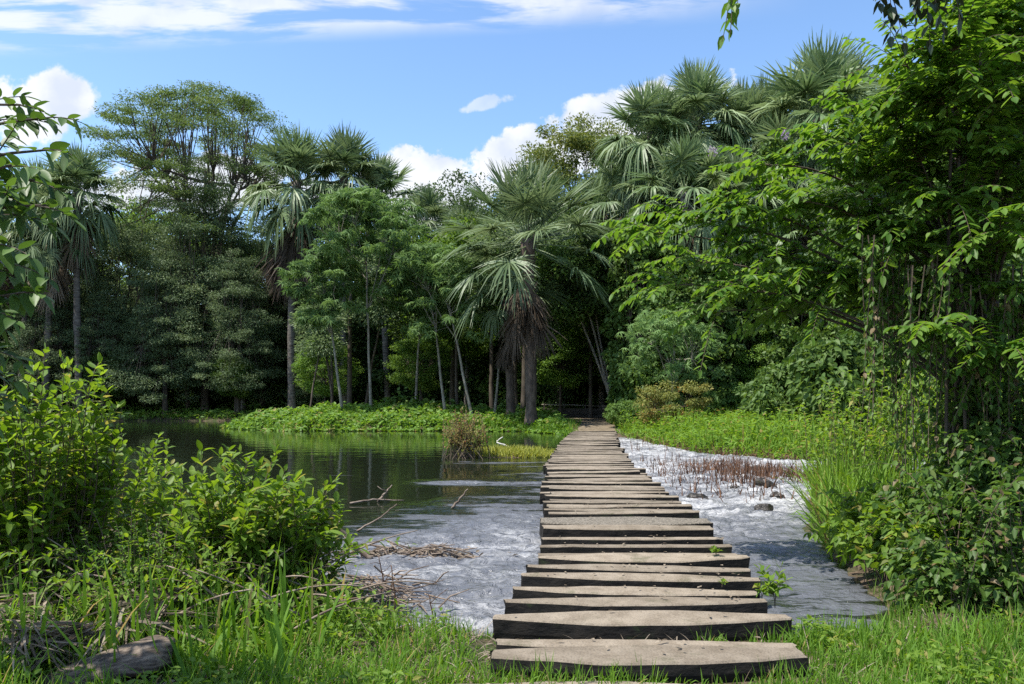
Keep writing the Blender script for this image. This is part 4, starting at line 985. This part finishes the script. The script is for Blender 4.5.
for k in range(3):
    g = Geo(); plank_geo(g, (-.85, -.2+k*.17, .48), (.85, -.2+k*.17, .48), .15, .05, k+5); g.build('seat_plank', M['drift'], r)
for k in (0, 1):
    g = Geo(); plank_geo(g, (-.85, .28, .72+k*.2), (.85, .28, .72+k*.2), .045, .14, k+8); g.build('back_plank', M['drift'], r)
for xx in (-.65, .65):
    for yy in (-.17, .22):
        g = Geo(); g.tubes([[(xx, yy, -.1), (xx, yy, .2), (xx, yy, .455)]], [.05], 6); g.build('leg', M['plank'], r)
    g = Geo(); g.tubes([[(xx, .33, .42), (xx, .335, .7), (xx, .34, 1.02)]], [.028], 6); g.build('back_post', M['plank'], r)

# mauve blossoms in the palms
gr = np.random.default_rng(71)
for i, (px, py, lb) in enumerate([(709, 156, 'mauve blossom cluster on a vine among the high palms'), (781, 140, 'mauve blossom spray by the upright palm tuft, farther right')]):
    P0 = at(px, py, 46.6); r = empty('flowering_vine', P0); tag(r, lb, 'flowering vine', 'mauve blossoms among the palms')
    g = Geo(); g.tubes([np.array([(0, 0, -2.5), (.2, .3, -1.2), (0, 0, 0)]), np.array([(0, 0, -1.5), (.5, -.1, -.6), (.5, -.1, .1)])], [[.03, .025, .01]], 5); g.build('stem', M['twig'], r)
    g = Geo(); n = 700; q = nrm(gr.normal(size=(n, 3)))*(gr.random(n)**.4)[:, None]*[1.5, .8, 1.1]+[0, 0, -.9]; g.leaves(HEART, q, gr.normal(size=(n, 3)), nrm(gr.normal(0, .5, (n, 3))+[0, -.3, 1]), .24, .2, .2); g.build('leaves', M['mid'], r)
    g = Geo(); n = 55; q = nrm(gr.normal(size=(n, 3)))*[.3, .2, .42]*(gr.random(n)**.4)[:, None]+[0, -.7, 0]; g.leaves(HEART, q, gr.normal(size=(n, 3)), gr.normal(size=(n, 3)), .10, .10, 0); g.build('blossoms', M['pink'], r)

# ------------------------------------------------------------------ overhanging tree on the right
gr = np.random.default_rng(81)
TB = np.array([5.35, 8.6, gz(5.35, 8.6)])
r = empty('overhanging_tree', TB); tag(r, 'overhanging tree with arching branches of paired bright green leaflets', 'tree')
tg = Geo(); sg = Geo()
trunk = np.array([(0, 0, -.3), (-.05, 0, 1.2), (.05, .05, 2.6), (0, 0, 4.0), (.3, .1, 5.5), (.4, .2, 7.2)])
tg.tubes([bez(trunk[0], trunk[2], trunk[3], 10)], [np.linspace(.17, .12, 10)], 10); tg.tubes([bez(trunk[3], trunk[4], trunk[5], 8)], [np.linspace(.12, .05, 8)], 8)
targets = [(648, 232, 8.8, 1.5), (690, 218, 8.6, 2), (668, 285, 8.8, 2), (718, 312, 8.6, 2), (735, 205, 8.4, 2.5), (770, 165, 8.2, 2), (760, 250, 8.5, 3), (745, 290, 8.2, 2), (805, 270, 8.3, 3), (800, 200, 8.0, 3), (835, 140, 7.8, 3), (850, 215, 8.1, 3.5),
           (870, 165, 8.4, 3), (885, 100, 7.4, 3), (905, 62, 7.2, 2.5), (850, 275, 8.2, 3), (895, 245, 7.8, 3.5), (915, 150, 7.6, 3.5), (940, 95, 7.2, 3), (950, 200, 7.4, 3.5), (955, 50, 7.0, 3), (985, 20, 7.2, 3), (1000, 85, 7.0, 3), (1010, 150, 7.2, 3.5),
           (1000, 230, 7.0, 3.5), (1020, 290, 7.4, 3), (960, 290, 8.4, 3), (900, 300, 8.5, 2.5), (1040, 60, 7, 3), (1060, 180, 7, 3), (1060, 260, 8, 3), (830, 310, 8.7, 1.5), (935, 330, 7.0, 2), (1010, 350, 7.0, 2.5),  (980, 60, 8.8, 3), (1000, 200, 9.2, 3), (1050, 330, 7.5, 2), (905, 90, 8.2, 3.5), (950, 25, 8.0, 3.5), (1010, 40, 8.2, 3.5), (985, 110, 8.6, 3.5), (930, 180, 8.0, 3), (1030, 110, 8.5, 3.5), (700, 262, 9.0, 2), (850, 110, 8.6, 2), (960, 15, 7.6, 4), (1000, 10, 8.0, 4), (1020, 60, 7.8, 4), (965, 70, 8.4, 4), (925, 50, 8.2, 3), (1035, 20, 7.5, 4), (990, 140, 8.2, 4), (1015, 190, 8.0, 4), (900, 180, 8.6, 3), (950, 250, 8.4, 3)]
lpaths, spr = [], []
for (px, py, D, dens) in targets:
    e = at(px, py, D)-TB; k = float(np.clip(e[2]*.55, 1.2, 4.6)); a = np.array([0, 0, k])
    m_ = (a+e)/2+np.array([0, 0, .35+.12*np.linalg.norm(e-a)])+gr.normal(0, .15, 3)
    lp = bez(a, m_, e, 14); lpaths.append(lp)
    L_ = np.linalg.norm(e-a); ns = int(dens*6.5+2)
    for s_ in range(ns):
        f = (1-gr.random()**1.4*min(1.5/L_, .75))*13 if s_ else 13; i = min(int(f), 12); P = lp[i]*(1-(f-i))+lp[i+1]*(f-i); t_ = nrm(lp[i+1]-lp[i])
        sd = nrm(np.cross(t_, [0, 0, 1])); sg_ = 1 if s_ % 2 else -1; an = gr.uniform(.3, 1.1)*(0 if s_ == 0 else 1)
        d = nrm(t_*math.cos(an)+sd*sg_*math.sin(an)+np.array([0, 0, gr.normal(.12, .3)])); ln = gr.uniform(.42, .8)
        spr.append(bez(P, P+d*ln*.55+[0, 0, .05], P+d*ln-[0, 0, ln*gr.uniform(.12, .55)], 8))
tg.tubes(lpaths, [np.linspace(.028, .006, 14)], 6); spr = np.array(spr)
sg.tubes(spr, [np.linspace(.005, .002, 8)], 4, rnd=.3, cap=False)
lv = Geo(); leafy(lv, spr, 22, .125, .064, tpl=FINE, planar=True, ang=64, droop=.2, up=-.25, t0=.06, gr=gr)
# long limb reaching over the path, above the picture
limb = np.array([(.3, .1, 5.9), np.array([4.2, 6.2, 6.4])-TB, np.array([2.0, 4.7, 4.75])-TB, np.array([.9, 4.0, 4.4])-TB], float)
lp = np.concatenate([bez(limb[0], limb[1], limb[2], 12), limb[3:]]); tg.tubes([lp], [np.linspace(.05, .015, 13)], 7)
tg.build('trunk', M['bark'], r, smooth=True); sg.build('twigs', M['twig'], r); lv.build('crown', M['near'], r, smooth=True)
# vine dangling from that limb
def hanging_vine(name, paths, label, cat, L, W, per, lm='near_dark', tpl=LEAF, rad=.004, group=None, t0=.15, mat_s='twig', gr=gr, up=-.5, ang=60):
    paths = np.array(paths, float); loc = paths[0][0].copy(); r = empty(name, loc); tag(r, label, cat, group); P = paths-loc
    g1 = Geo(); g1.tubes(P, [np.linspace(rad, rad*.5, P.shape[1])], 5, cap=False); g1.build('stem', M[mat_s], r)
    g2 = Geo(); leafy(g2, P, per, L, W, tpl, t0=t0, ang=ang, droop=.2, up=up, gr=gr); g2.build('leaves', M[lm], r); return r
a = np.array([1.12, 4.05, 4.4]); hanging_vine('hanging_vine', [bez(a, at(738, -20, 4.05), at(722, 42, 4.05), 10), bez(a, at(745, -30, 4.1), at(736, 12, 4.1), 10), bez(a, at(736, -10, 4.0), at(730, 34, 4.0), 10)], 'short leafy vine hanging into the sky at the top edge', 'vine', .075, .042, 15, 'near', t0=.3)
a = np.array([2.0, 4.7, 4.65]); ends = [(890, 40), (905, 52), (930, 48), (915, 20), (945, 35), (960, 20), (880, 5)]
hanging_vine('hanging_vine', [bez(a+gr.normal(0, .08, 3)*[1, 1, .2]+[.15, 0, 0], at(x_+gr.normal(0, 8), -40, 4.9), at(x_, y_, 4.9), 9) for x_, y_ in ends], 'dark leafy twigs dangling at the top edge above the overhanging tree', 'vine', .10, .058, 16, 'silhouette', t0=.35)

# ------------------------------------------------------------------ vine tangle on the near right bank
gr = np.random.default_rng(91)
def tangle(name, cents, nl, L, lm, label, loc, tpl=HEART, seed=0, stem_n=60, shell=.45, droop=.3):
    gr = np.random.default_rng(seed); r = empty(name, loc); tag(r, label, 'bush'); loc = np.array(loc); ps = []; st = []
    cents = [(np.array(c)-loc, np.array(q)) for c, q in cents]; vol = np.array([q.prod() for c, q in cents])**.66; vol /= vol.sum()
    for (c, q), v in zip(cents, vol):
        n = int(nl*v); d = nrm(gr.normal(size=(n, 3))); rr = 1-shell*gr.random(n)**1.3+.22*vnoise(d[:, 0]*2.5+c[0], d[:, 1]*2.5, d[:, 2]*2.5, seed); ps.append(np.concatenate([c+d*rr[:, None]*q, d], 1))
        for i in range(int(stem_n*v)+1):
            dd = nrm(gr.normal(size=3)+[0, 0, .3]); st.append(bez(np.array([c[0]*.8+gr.normal(0, .15), c[1]*.8+gr.normal(0, .15), -.05]), c*.9+gr.normal(0, .2, 3), c+dd*q*gr.uniform(.8, 1.05), 9))
    A = np.concatenate(ps); P = A[:, :3]; d = A[:, 3:]; k = P[:, 2] > -.05; P, d = P[k], d[k]; n = len(P)
    g = Geo(); g.leaves(tpl, P, nrm(d*[1, 1, .2]+gr.normal(0, .55, (n, 3))+[0, 0, -.35]), nrm(d*.6+gr.normal(0, .4, (n, 3))+[0, 0, .7]), L*gr.uniform(.5, 1.3, n), L*.8*gr.uniform(.7, 1.2, n), droop); g.build('leaves', M[lm], r)
    g = Geo(); g.tubes(st, [np.linspace(.012, .004, 9)], 5, cap=False); g.build('stems', M['twig'], r); return r
zb = WL+.1
tangle('vine_tangle', [((4.35, 7.6, .25), np.array([.75, .7, .6])), ((4.9, 7.1, .35), np.array([.85, .7, .8])), ((4.0, 6.5, .02), np.array([.75, .5, .42])), ((4.75, 6.3, .1), np.array([.7, .5, .5])), ((5.6, 7.4, 1.0), np.array([.9, .8, 1.2])), ((5.0, 8.1, 1.1), np.array([.55, .5, 1.2])), ((4.5, 7.3, .9), np.array([.4, .4, .5]))],
       21000, .075, 'near_dark', 'dark tangle of vines and heart-shaped leaves on the near right bank', (4.6, 7.3, zb), seed=5, stem_n=260, shell=.85)
def thicket(name, label, boxes, n, per, L, W, lm, seed, cat='bush', h=(.6, 1.6), tpl=LEAF, arch=.8, **kw):
    gr = np.random.default_rng(seed); st = []
    for i in range(n):
        x0, x1, y0, y1 = boxes[i % len(boxes)]; b = np.array([gr.uniform(x0, x1), gr.uniform(y0, y1), 0.]); b[2] = max(gz(b[0], b[1]), WL)-.03
        a = gr.uniform(0, 2*pi); H = gr.uniform(*h); sp = gr.uniform(.1, .6)*arch
        st.append(bez(b, b+[math.cos(a)*sp*.4, math.sin(a)*sp*.4, H*1.25], b+[math.cos(a)*sp*1.3, math.sin(a)*sp*1.3, H*gr.uniform(.5, 1.0)], 10))
    c = ((boxes[0][0]+boxes[0][1])/2, (boxes[0][2]+boxes[0][3])/2, WL+.1)
    return bush(name, st, per, L, W, lm, label, cat, c, .0045, gr=gr, tpl=tpl, **kw)
thicket('thicket', 'twiggy thicket of thin arching brown stems with sparse leaves inside the vine tangle', [(4.3, 5.4, 6.5, 8.2), (4.1, 4.8, 6.9, 8.2), (4.6, 5.8, 6.6, 7.8), (3.6, 4.3, 6.1, 6.7), (3.9, 5.0, 5.7, 6.6)], 210, 20, .09, .06, 'near_dark', 61, h=(.3, 1.4), arch=1.3, tpl=HEART, ang=65, up=-.1, t0=.2)
thicket('leafy_shrub', 'brighter leafy shrub at the waterside left of the vine tangle', [(3.9, 4.5, 7.8, 9.0), (3.6, 4.2, 6.9, 8.0)], 170, 22, .10, .08, 'bush', 62, h=(.3, .8), arch=.8, tpl=HEART, ang=60, up=.1, t0=.2)
thicket('leafy_shrub', 'light green shrub seen through the gaps of the vine tangle', [(5.2, 8.5, 11, 14)], 260, 22, .13, .06, 'bush', 63, h=(1.0, 2.4), ang=60, up=.1, t0=.15)
GVN = 'leafy vines hanging below the overhanging tree'
vl = [('outer', 868, 250, 470), ('a', 884, 270, 430), ('b', 900, 260, 500), ('c', 918, 280, 520), ('d', 935, 270, 470), ('e', 955, 290, 545), ('f', 978, 300, 500), ('g', 1000, 310, 470), ('h', 1018, 280, 520)]
nm = ['outermost hanging vine, hanging clear over the bright grass', 'second hanging vine from the outermost one', 'third hanging vine from the outermost, reaching the tangle', 'fourth hanging vine from the outermost, with pale leaves', 'fifth hanging vine from the outermost, just left of the trunk',
      'hanging vine twisted along the dark trunk of the overhanging tree', 'first hanging vine right of the dark trunk', 'second hanging vine right of the dark trunk', 'hanging vine at the very right edge']
for (q, px, y0, y1), lb in zip(vl, nm):
    D = gr.uniform(7.2, 8.2); P = []
    for s_ in range(5):
        a = at(px+gr.normal(0, 9), y0-15, D+gr.normal(0, .12)); b = at(px+gr.normal(0, 10), y1-gr.uniform(0, 90), D+gr.normal(0, .15)); P.append(bez(a, (a+b)/2+gr.normal(0, .09, 3), b, 14))
    hanging_vine('hanging_vine', P, lb, 'vine', .085, .05, 34, 'near_dark', rad=.007, group=GVN, gr=gr, t0=.05)
# lianas by the trunk
P = []
for i in range(16):
    x_ = 962+gr.normal(0, 11); D = 8.2+gr.normal(0, .2); a = at(x_, 150, D); b = at(x_+gr.normal(0, 8), 600, D); b[2] = gz(b[0], b[1])-.05; P.append(bez(a, (a+b)/2+gr.normal(0, .15, 3), b, 16))
P = np.array(P); o_ = P[0][0].copy(); g = Geo(); g.tubes(P-o_, [np.full(16, .016)], 6); o = g.build('liana_bundle', M['bark'], smooth=True); o.location = o_; tag(o, 'bundle of bare dark lianas hanging beside the trunk', 'liana')
# reeds on the right bank
g = Geo(); gr = np.random.default_rng(95); n = 2600
x = gr.uniform(3.7, 7.2, n*3); y = gr.uniform(8.6, 16.5, n*3); s = sdf(x, y); k = (s > -.05) & (s < 1.6) & clump(x, y, .8, -.35, 3); x, y = x[k][:n], y[k][:n]
blades(g, x, y, height(x, y), gr, 1.35, .026, .42, .55)
stuff(g, 'reed_grass', M['grass_far'], 'tall arching bright grass blades on the bank left of the vine tangle', 'grass')

# ------------------------------------------------------------------ left bush, left tree
gr = np.random.default_rng(101)
def dome_bush(name, label, cx, cy_, rx, ry, top, n, per, L, W, lm, seed, base_sp=.5, gr=None, vary=.5, **kw):
    gr = np.random.default_rng(seed); st = []; z0 = gz(cx, cy_)
    for i in range(n):
        a = gr.uniform(0, 2*pi); q = gr.random()**.55; e = np.array([cx+math.cos(a)*q*rx, cy_+math.sin(a)*q*ry, z0+(top-z0)*(1-.45*q**2.5)*(1-vary*gr.random()**1.6)*(1+.22*fbm(np.array([math.cos(a)*q*rx*2.2]), np.array([math.sin(a)*q*2+seed]))[0])])
        sag_ = 0.0; b = np.array([cx+math.cos(a)*q*rx*base_sp, cy_+math.sin(a)*q*ry*base_sp, z0-.03]); b[2] = gz(b[0], b[1])-.03
        st.append(curve_to(b, e, .28 if q > .5 else .05, 9, gr, .09))
    return bush(name, st, per, L, W, lm, label, 'bush', (cx, cy_, z0), .007, gr=gr, **kw)
dome_bush('leafy_bush', 'broad bright green bush with upright lance-shaped leaves by the left water edge', -2.35, 6.3, 1.0, .8, 1.22, 170, 24, .155, .056, 'bush', 1, ang=55, up=.2, t0=.3, base_sp=.12, vary=1.0)
dome_bush('leafy_bush', 'lower bright bush spilling right over the twig heap at the shore', -1.75, 6.4, .52, .5, .92, 42, 20, .15, .052, 'bush', 2, ang=52, up=.1, t0=.3, base_sp=.25)
dome_bush('leafy_bush', 'taller bright bush rising at the left edge of the picture', -3.8, 6.1, .75, .8, 2.05, 150, 26, .14, .06, 'bush', 3, ang=58, up=.15, t0=.25)
gr = np.random.default_rng(141); tw = []
for i in range(46):
    b = np.array([gr.uniform(-3.6, -1.2), gr.uniform(5.3, 6.4), 0.]); b[2] = gz(b[0], b[1])+gr.uniform(.0, .3); a = gr.uniform(-.5, 3.6); l_ = gr.uniform(.4, 1.1)
    tw.append(bez(b, b+[math.cos(a)*l_*.5, -.1, l_*.35], b+[math.cos(a)*l_, gr.uniform(-.3, .2), l_*gr.uniform(.1, .6)], 9))
g = Geo(); o0 = tw[0][0].copy(); g.tubes(np.array(tw)-o0, [np.linspace(.011, .004, 9)], 5); o = g.build('dead_twigs', M['drift'], smooth=True); o.location = o0
tag(o, 'tangle of dead grey-brown twigs poking through the left bushes', 'twigs')
thicket('leafy_shrub', 'low sprawling leafy shrub along the front of the left bushes', [(-3.7, -2.6, 5.4, 6.0), (-2.7, -1.5, 5.6, 6.1)], 150, 22, .085, .035, 'bush', 64, h=(.2, .75), arch=1.7, ang=58, up=.15, t0=.15)
dome_bush('fine_leaved_shrub', 'fine-leaved shrub in the middle of the left bushes', -2.75, 5.75, .75, .4, .8, 90, 40, .055, .02, 'near', 4, ang=60, up=.1, t0=.2)
dome_bush('leafy_bush', 'dark bush behind the tallest one, at the left water edge', -4.6, 8.2, 1.3, 1.2, 1.35, 110, 24, .14, .05, 'bush', 5, ang=55, up=.2, t0=.2)
TB2 = np.array([-4.1, 4.2, gz(-4.1, 4.2)]); r = empty('broad_leaved_tree', TB2); tag(r, 'tree at the left edge whose dark drooping leaves hang against the cloud', 'tree')
tg = Geo(); tg.tubes([bez(np.array([0, 0, -.2]), np.array([.1, 0, 2]), np.array([-.1, .1, 4.2]), 10)], [np.linspace(.12, .05, 10)], 9)
P = []; L1 = []
for px, py, D in [(58, 118, 3.7), (35, 105, 3.9), (60, 150, 3.6), (48, 180, 3.8), (60, 205, 3.5), (25, 165, 3.4), (30, 215, 3.6), (15, 120, 4.0), (28, 262, 3.6), (40, 292, 3.6), (10, 240, 3.4), (8, 310, 3.5), (12, 350, 3.7), (-20, 140, 3.8), (-30, 200, 3.6), (-30, 280, 3.6), (-40, 340, 3.8), (5, 190, 3.9), (-15, 240, 4.0), (-60, 100, 3.9), (-10, 370, 3.9), (5, 395, 4.0)]:
    e = at(px-14, py, D)-TB2; a = np.array([0, 0, max(e[2]-.5+gr.normal(0, .1), .4)]); lp = bez(a, (a+e)/2+[0, 0, .3], e, 10); L1.append(lp)
    for s_ in range(6):
        k = max(9-s_, 3); P_ = lp[k]; t_ = nrm(lp[k]-lp[k-1]); d = nrm(t_+gr.normal(0, .5, 3)*(1 if s_ else .2)); ln = gr.uniform(.12, .26); P.append(bez(P_-t_*.1, P_+d*ln*.5, P_+d*ln-[0, 0, ln*.3], 6))
tg.tubes(L1, [np.linspace(.022, .005, 10)], 6); tg.tubes(P, [np.linspace(.004, .002, 6)], 4, cap=False); tg.build('trunk', M['bark'], r, smooth=True)
lv = Geo(); leafy(lv, np.array(P), 10, .112, .056, FINE, ang=55, droop=.28, up=-.15, t0=.05, gr=gr); lv.build('crown', M['glossy'], r, smooth=True)

# dead palm fronds and sheath in the left foreground
def sheath():
    P0 = np.array([-2.45, 4.62, -.09]); n, k = 16, 14; t_ = np.linspace(0, 1, n); a = np.linspace(-1.15*pi/2, 1.15*pi/2, k)
    w = np.interp(t_, [0, .5, .85, 1], [.06, .14, .18, .12]); V = []
    for i in range(n):
        r_ = w[i]*(1+.12*fbm(a*2.5, a*0+t_[i]*2.5, seed=3)); x_ = (t_[i]-.5)*.72+.03*fbm(a*6, a*0+2, seed=6)*(t_[i] > .9)
        V.append(np.stack([np.zeros(k)+x_, np.sin(a)*r_, np.cos(a)*r_*.8+.10*t_[i]+.02*np.sin(a*9)*w[i]*6*.4], -1))
    V = np.array(V).reshape(-1, 3); i = np.arange(n-1)[:, None]*k; j = np.arange(k-1)[None]; q = np.stack([i+j, i+k+j, i+k+j+1, i+j+1], -1).reshape(-1, 4)
    g = Geo(); g.add(V, q, np.full(len(q), 4)); o = g.build('palm_sheath', M['sheath'], smooth=True); o.location = P0; o.rotation_euler = (0, 0, R(22))
    md = o.modifiers.new('thick', 'SOLIDIFY'); md.thickness = .018
    tag(o, 'broken grey-brown palm leaf base lying in the grass at the bottom left', 'palm leaf base')
sheath()
def dead_frond(loc, az, n, L, label, seed):
    gr = np.random.default_rng(seed); g = Geo(); th = az+np.linspace(-.9, .9, n)+gr.normal(0, .05, n); D = np.stack([np.cos(th), np.sin(th), gr.normal(.02, .10, n)], -1)
    r = empty('dead_palm_frond', loc); tag(r, label, 'dead frond', 'dead palm fronds in the left foreground')
    g.leaves(BLADE, gr.normal(0, .04, (n, 3))+[0, 0, .1], D, gr.normal(0, .6, (n, 3))+[0, 0, 1], L*gr.uniform(.5, 1.1, n), .022, .3*gr.uniform(-.3, 2, n)); g.build('blades', M['dry'], r)
    g = Geo(); g.tubes([np.array([(0, 0, .08), (-.35*math.cos(az), -.35*math.sin(az), .05), (-.8*math.cos(az), -.8*math.sin(az), .0)])], [[.012, .016, .02]], 6); g.build('stalk', M['drift'], r)
for i, (px, D, az, L, lb) in enumerate([(120, 5.15, -.9, .75, 'grey dead palm frond spread over the ground right of the fern'), (40, 5.3, -1.7, .8, 'grey dead palm frond at the left edge beneath the tallest bush'), (20, 4.75, -.4, .6, 'dead palm frond lying low in the bottom left corner'),
                                        (170, 5.5, -2.2, .7, 'dead palm frond half buried under the broad bright bush'), (85, 4.9, -2.6, .6, 'dead palm frond behind the broken palm leaf base')]):
    x_ = (px-512)/F*D; dead_frond((x_, D, gz(x_, D)+.12+.05*i % .1), az, 60, L, lb, i+3)
P0 = np.array([-3.12, 5.1, gz(-3.1, 5.1)]); fr = []
gr = np.random.default_rng(111)
for i in range(7):
    a = gr.uniform(0, 2*pi) if i else 0.1; fr.append(bez(P0, P0+[math.cos(a)*.2, math.sin(a)*.15, .45], P0+[math.cos(a)*.55, math.sin(a)*.35, .38], 12))
bush('fern', fr, 40, .10, .018, 'bush', 'feathery light green fern over the dead fronds at left', 'fern', tuple(P0), .004, gr=gr, planar=True, ang=72, up=.0, t0=.15)

# ------------------------------------------------------------------ foreground grass
def not_slab(x, y, pad=0.0):
    ok = np.ones(x.shape, bool)
    for (yf, xl, xr, zt, dep, th, *_) in slabs[:12]:
        ok &= ~((y > yf-.05-pad) & (y < yf+dep+.02) & (x > xl-.02) & (x < xr+.02))
    return ok
g = Geo()
x, y, z, gr = scatter_land(22000, -4.4, 5.2, 3.7, 6.6, .0, 99, lambda x, y: not_slab(x, y) & ((x < 2.6) | (y < 5.75)) & (clump(x, y, 1.6, -.35, 12)), 121)
short = .16+.10*(fbm(x*1.2, y*1.2, seed=13)+.3)+.12*sst(np.abs(x-.95), 1.0, 2.5)
kp = ((x+2.42)/.42)**2+((y-4.5)/.2)**2 > 1; x, y, z, short = x[kp], y[kp], z[kp], short[kp]
inw = (x > -.3) & (x < 2.0); short = np.where(inw, short*np.where(y > 5.0, .35, .75), short)
blades(g, x, y, z, gr, short, .010, .45, .5)
for (yf_, xa, xb, h_, n_) in [(4.5, 1.8, 2.6, .2, 420), (5.0, 1.9, 2.7, .2, 420), (5.5, 2.0, 2.9, .22, 420), (4.62, -.5, 1.95, .2, 1000), (5.0, -.45, 0.0, .12, 150), (5.45, -.5, .3, .13, 220), (5.42, 1.3, 2.5, .17, 420), (4.05, -.9, 1.8, .1, 300)]:
    gr2 = np.random.default_rng(int(yf_*100)); x = gr2.uniform(xa, xb, n_); y = yf_-np.abs(gr2.normal(0, .10, n_))-.02; k = fbm(x*2.2, y*0+yf_, seed=19) > -.22; x, y = x[k], y[k]
    blades(g, x, y, height(x, y), gr2, h_*1.25, .009, .4, .5)
# fringe along the shore
x, y, z, gr = scatter_land(2600, -2.2, 3.6, 5.2, 7.4, -.05, .3, lambda x, y: not_slab(x, y), 122)
blades(g, x, y, z, gr, np.where((x > -.4) & (x < 2.2), .14, .28), .007, .3, .35)
x, y, z, gr = scatter_land(5200, -4.4, 4.6, 3.9, 6.7, .0, 99, lambda x, y: not_slab(x, y, .02), 128)
blades(g, x, y, z+.01, gr, .22, .008, 1.3, .3, 1)
stuff(g, 'foreground_grass', [M['grass'], M['dry']], 'bright short grass along the near bank at the bottom', 'grass')
g = Geo()
x, y, z, gr = scatter_land(10000, -4.6, -.8, 4.2, 6.6, .05, 99, lambda x, y: clump(x, y, 1.1, -.1, 14) & (((x+2.42)/.45)**2+((y-4.45)/.25)**2 > 1), 123)
blades(g, x, y, z, gr, .6*np.interp(x, [-3.5, -1.0], [1.0, .45]), .010, .55, .8)
x, y, z, gr = scatter_land(320, -3.5, -1.3, 4.5, 5.9, .05, 99, None, 124)
blades(g, x, y, z, gr, .75, .028, .28, .4)
x, y, z, gr = scatter_land(1900, 2.4, 5.2, 4.4, 5.7, .05, 99, None, 125)
blades(g, x, y, z, gr, .30, .013, .4, .5)
stuff(g, 'tall_grass', M['grass'], 'long arching grass blades in the left and right foreground', 'grass')
# low broad weeds among the grass
g = Geo(); x, y, z, gr = scatter_land(6000, -4.4, 4.8, 4.0, 6.5, .05, 99, lambda x, y: not_slab(x, y, .05) & ((x < -.5) | (x > 2.1)) & clump(x, y, 1.5, 0, 15) & (((x+2.35)/.5)**2+((y-4.6)/.3)**2 > 1), 126); n = len(x)
g.leaves(LEAF, np.stack([x, y, z+gr.uniform(.02, .18, n)], -1), gr.normal(size=(n, 3))*[1, 1, .4]+[0, 0, .2], nrm(gr.normal(0, .3, (n, 3))+[0, 0, 1]), .06, .028, .2)
stuff(g, 'ground_weeds', M['bush'], 'small broad-leaved weeds growing among the foreground grass', 'weeds')
g = Geo(); x, y, z, gr = scatter_land(2600, -4.6, -1.2, 4.0, 6.6, .05, 99, lambda x, y: not_slab(x, y, .05), 127); n = len(x)
g.leaves(LEAF, np.stack([x, y, z+gr.uniform(.0, .04, n)], -1), gr.normal(size=(n, 3))*[1, 1, .1], nrm(gr.normal(0, .3, (n, 3))+[0, 0, 1]), .09, .035, .1)
stuff(g, 'leaf_litter', M['dry'], 'dry brown leaf litter under the left foreground plants', 'leaf litter')

# fallen leaves on the slabs
g = Geo(); gr = np.random.default_rng(131); P = []
for (yf, xl, xr, zt, dep, th, *_) in slabs[:26]:
    for i in range(gr.integers(3, 12)): P.append([gr.uniform(xl+.15, xr-.15), yf+dep*gr.uniform(.25, .8), zt+.02+gr.uniform(0, .006)])
P = np.array(P); n = len(P); g.leaves(LEAF, P, gr.normal(size=(n, 3))*[1, 1, .05], gr.normal(0, .12, (n, 3))+[0, 0, 1], .055*gr.uniform(.4, 1.2, n), .022, .1)
stuff(g, 'fallen_leaves', M['dry'], 'small dry leaves scattered over the stone slabs', 'leaf litter')
# seedlings growing on the slabs
def seedling(px, py, D, h, n, L, label, z0, seed):
    gr = np.random.default_rng(seed); b = np.array([(px-512)/F*D, D, z0]); st = []
    for i in range(n):
        a = gr.uniform(0, 2*pi); st.append(bez(b, b+[0, 0, h*.6], b+[math.cos(a)*h*.45, math.sin(a)*h*.35, h*gr.uniform(.6, 1.05)], 7))
    bush('seedling', st, 8, L, L*.48, 'bush', label, 'seedling', tuple(b), .003, gr=gr, ang=60, up=.25, t0=.3)
seedling(775, 612, 6.2, .33, 7, .10, 'leafy seedling at the right ends of the near slabs', -.10, 1)
seedling(762, 600, 6.15, .16, 3, .07, 'smaller seedling just left of the big one on the slabs', -.02, 4)
seedling(716, 556, 7.75, .11, 3, .07, 'tiny bright seedling on the right part of a slab', .0, 2)
seedling(722, 595, 6.5, .07, 2, .05, 'tiny seedling between slabs left of the big leafy one', -.0, 3)
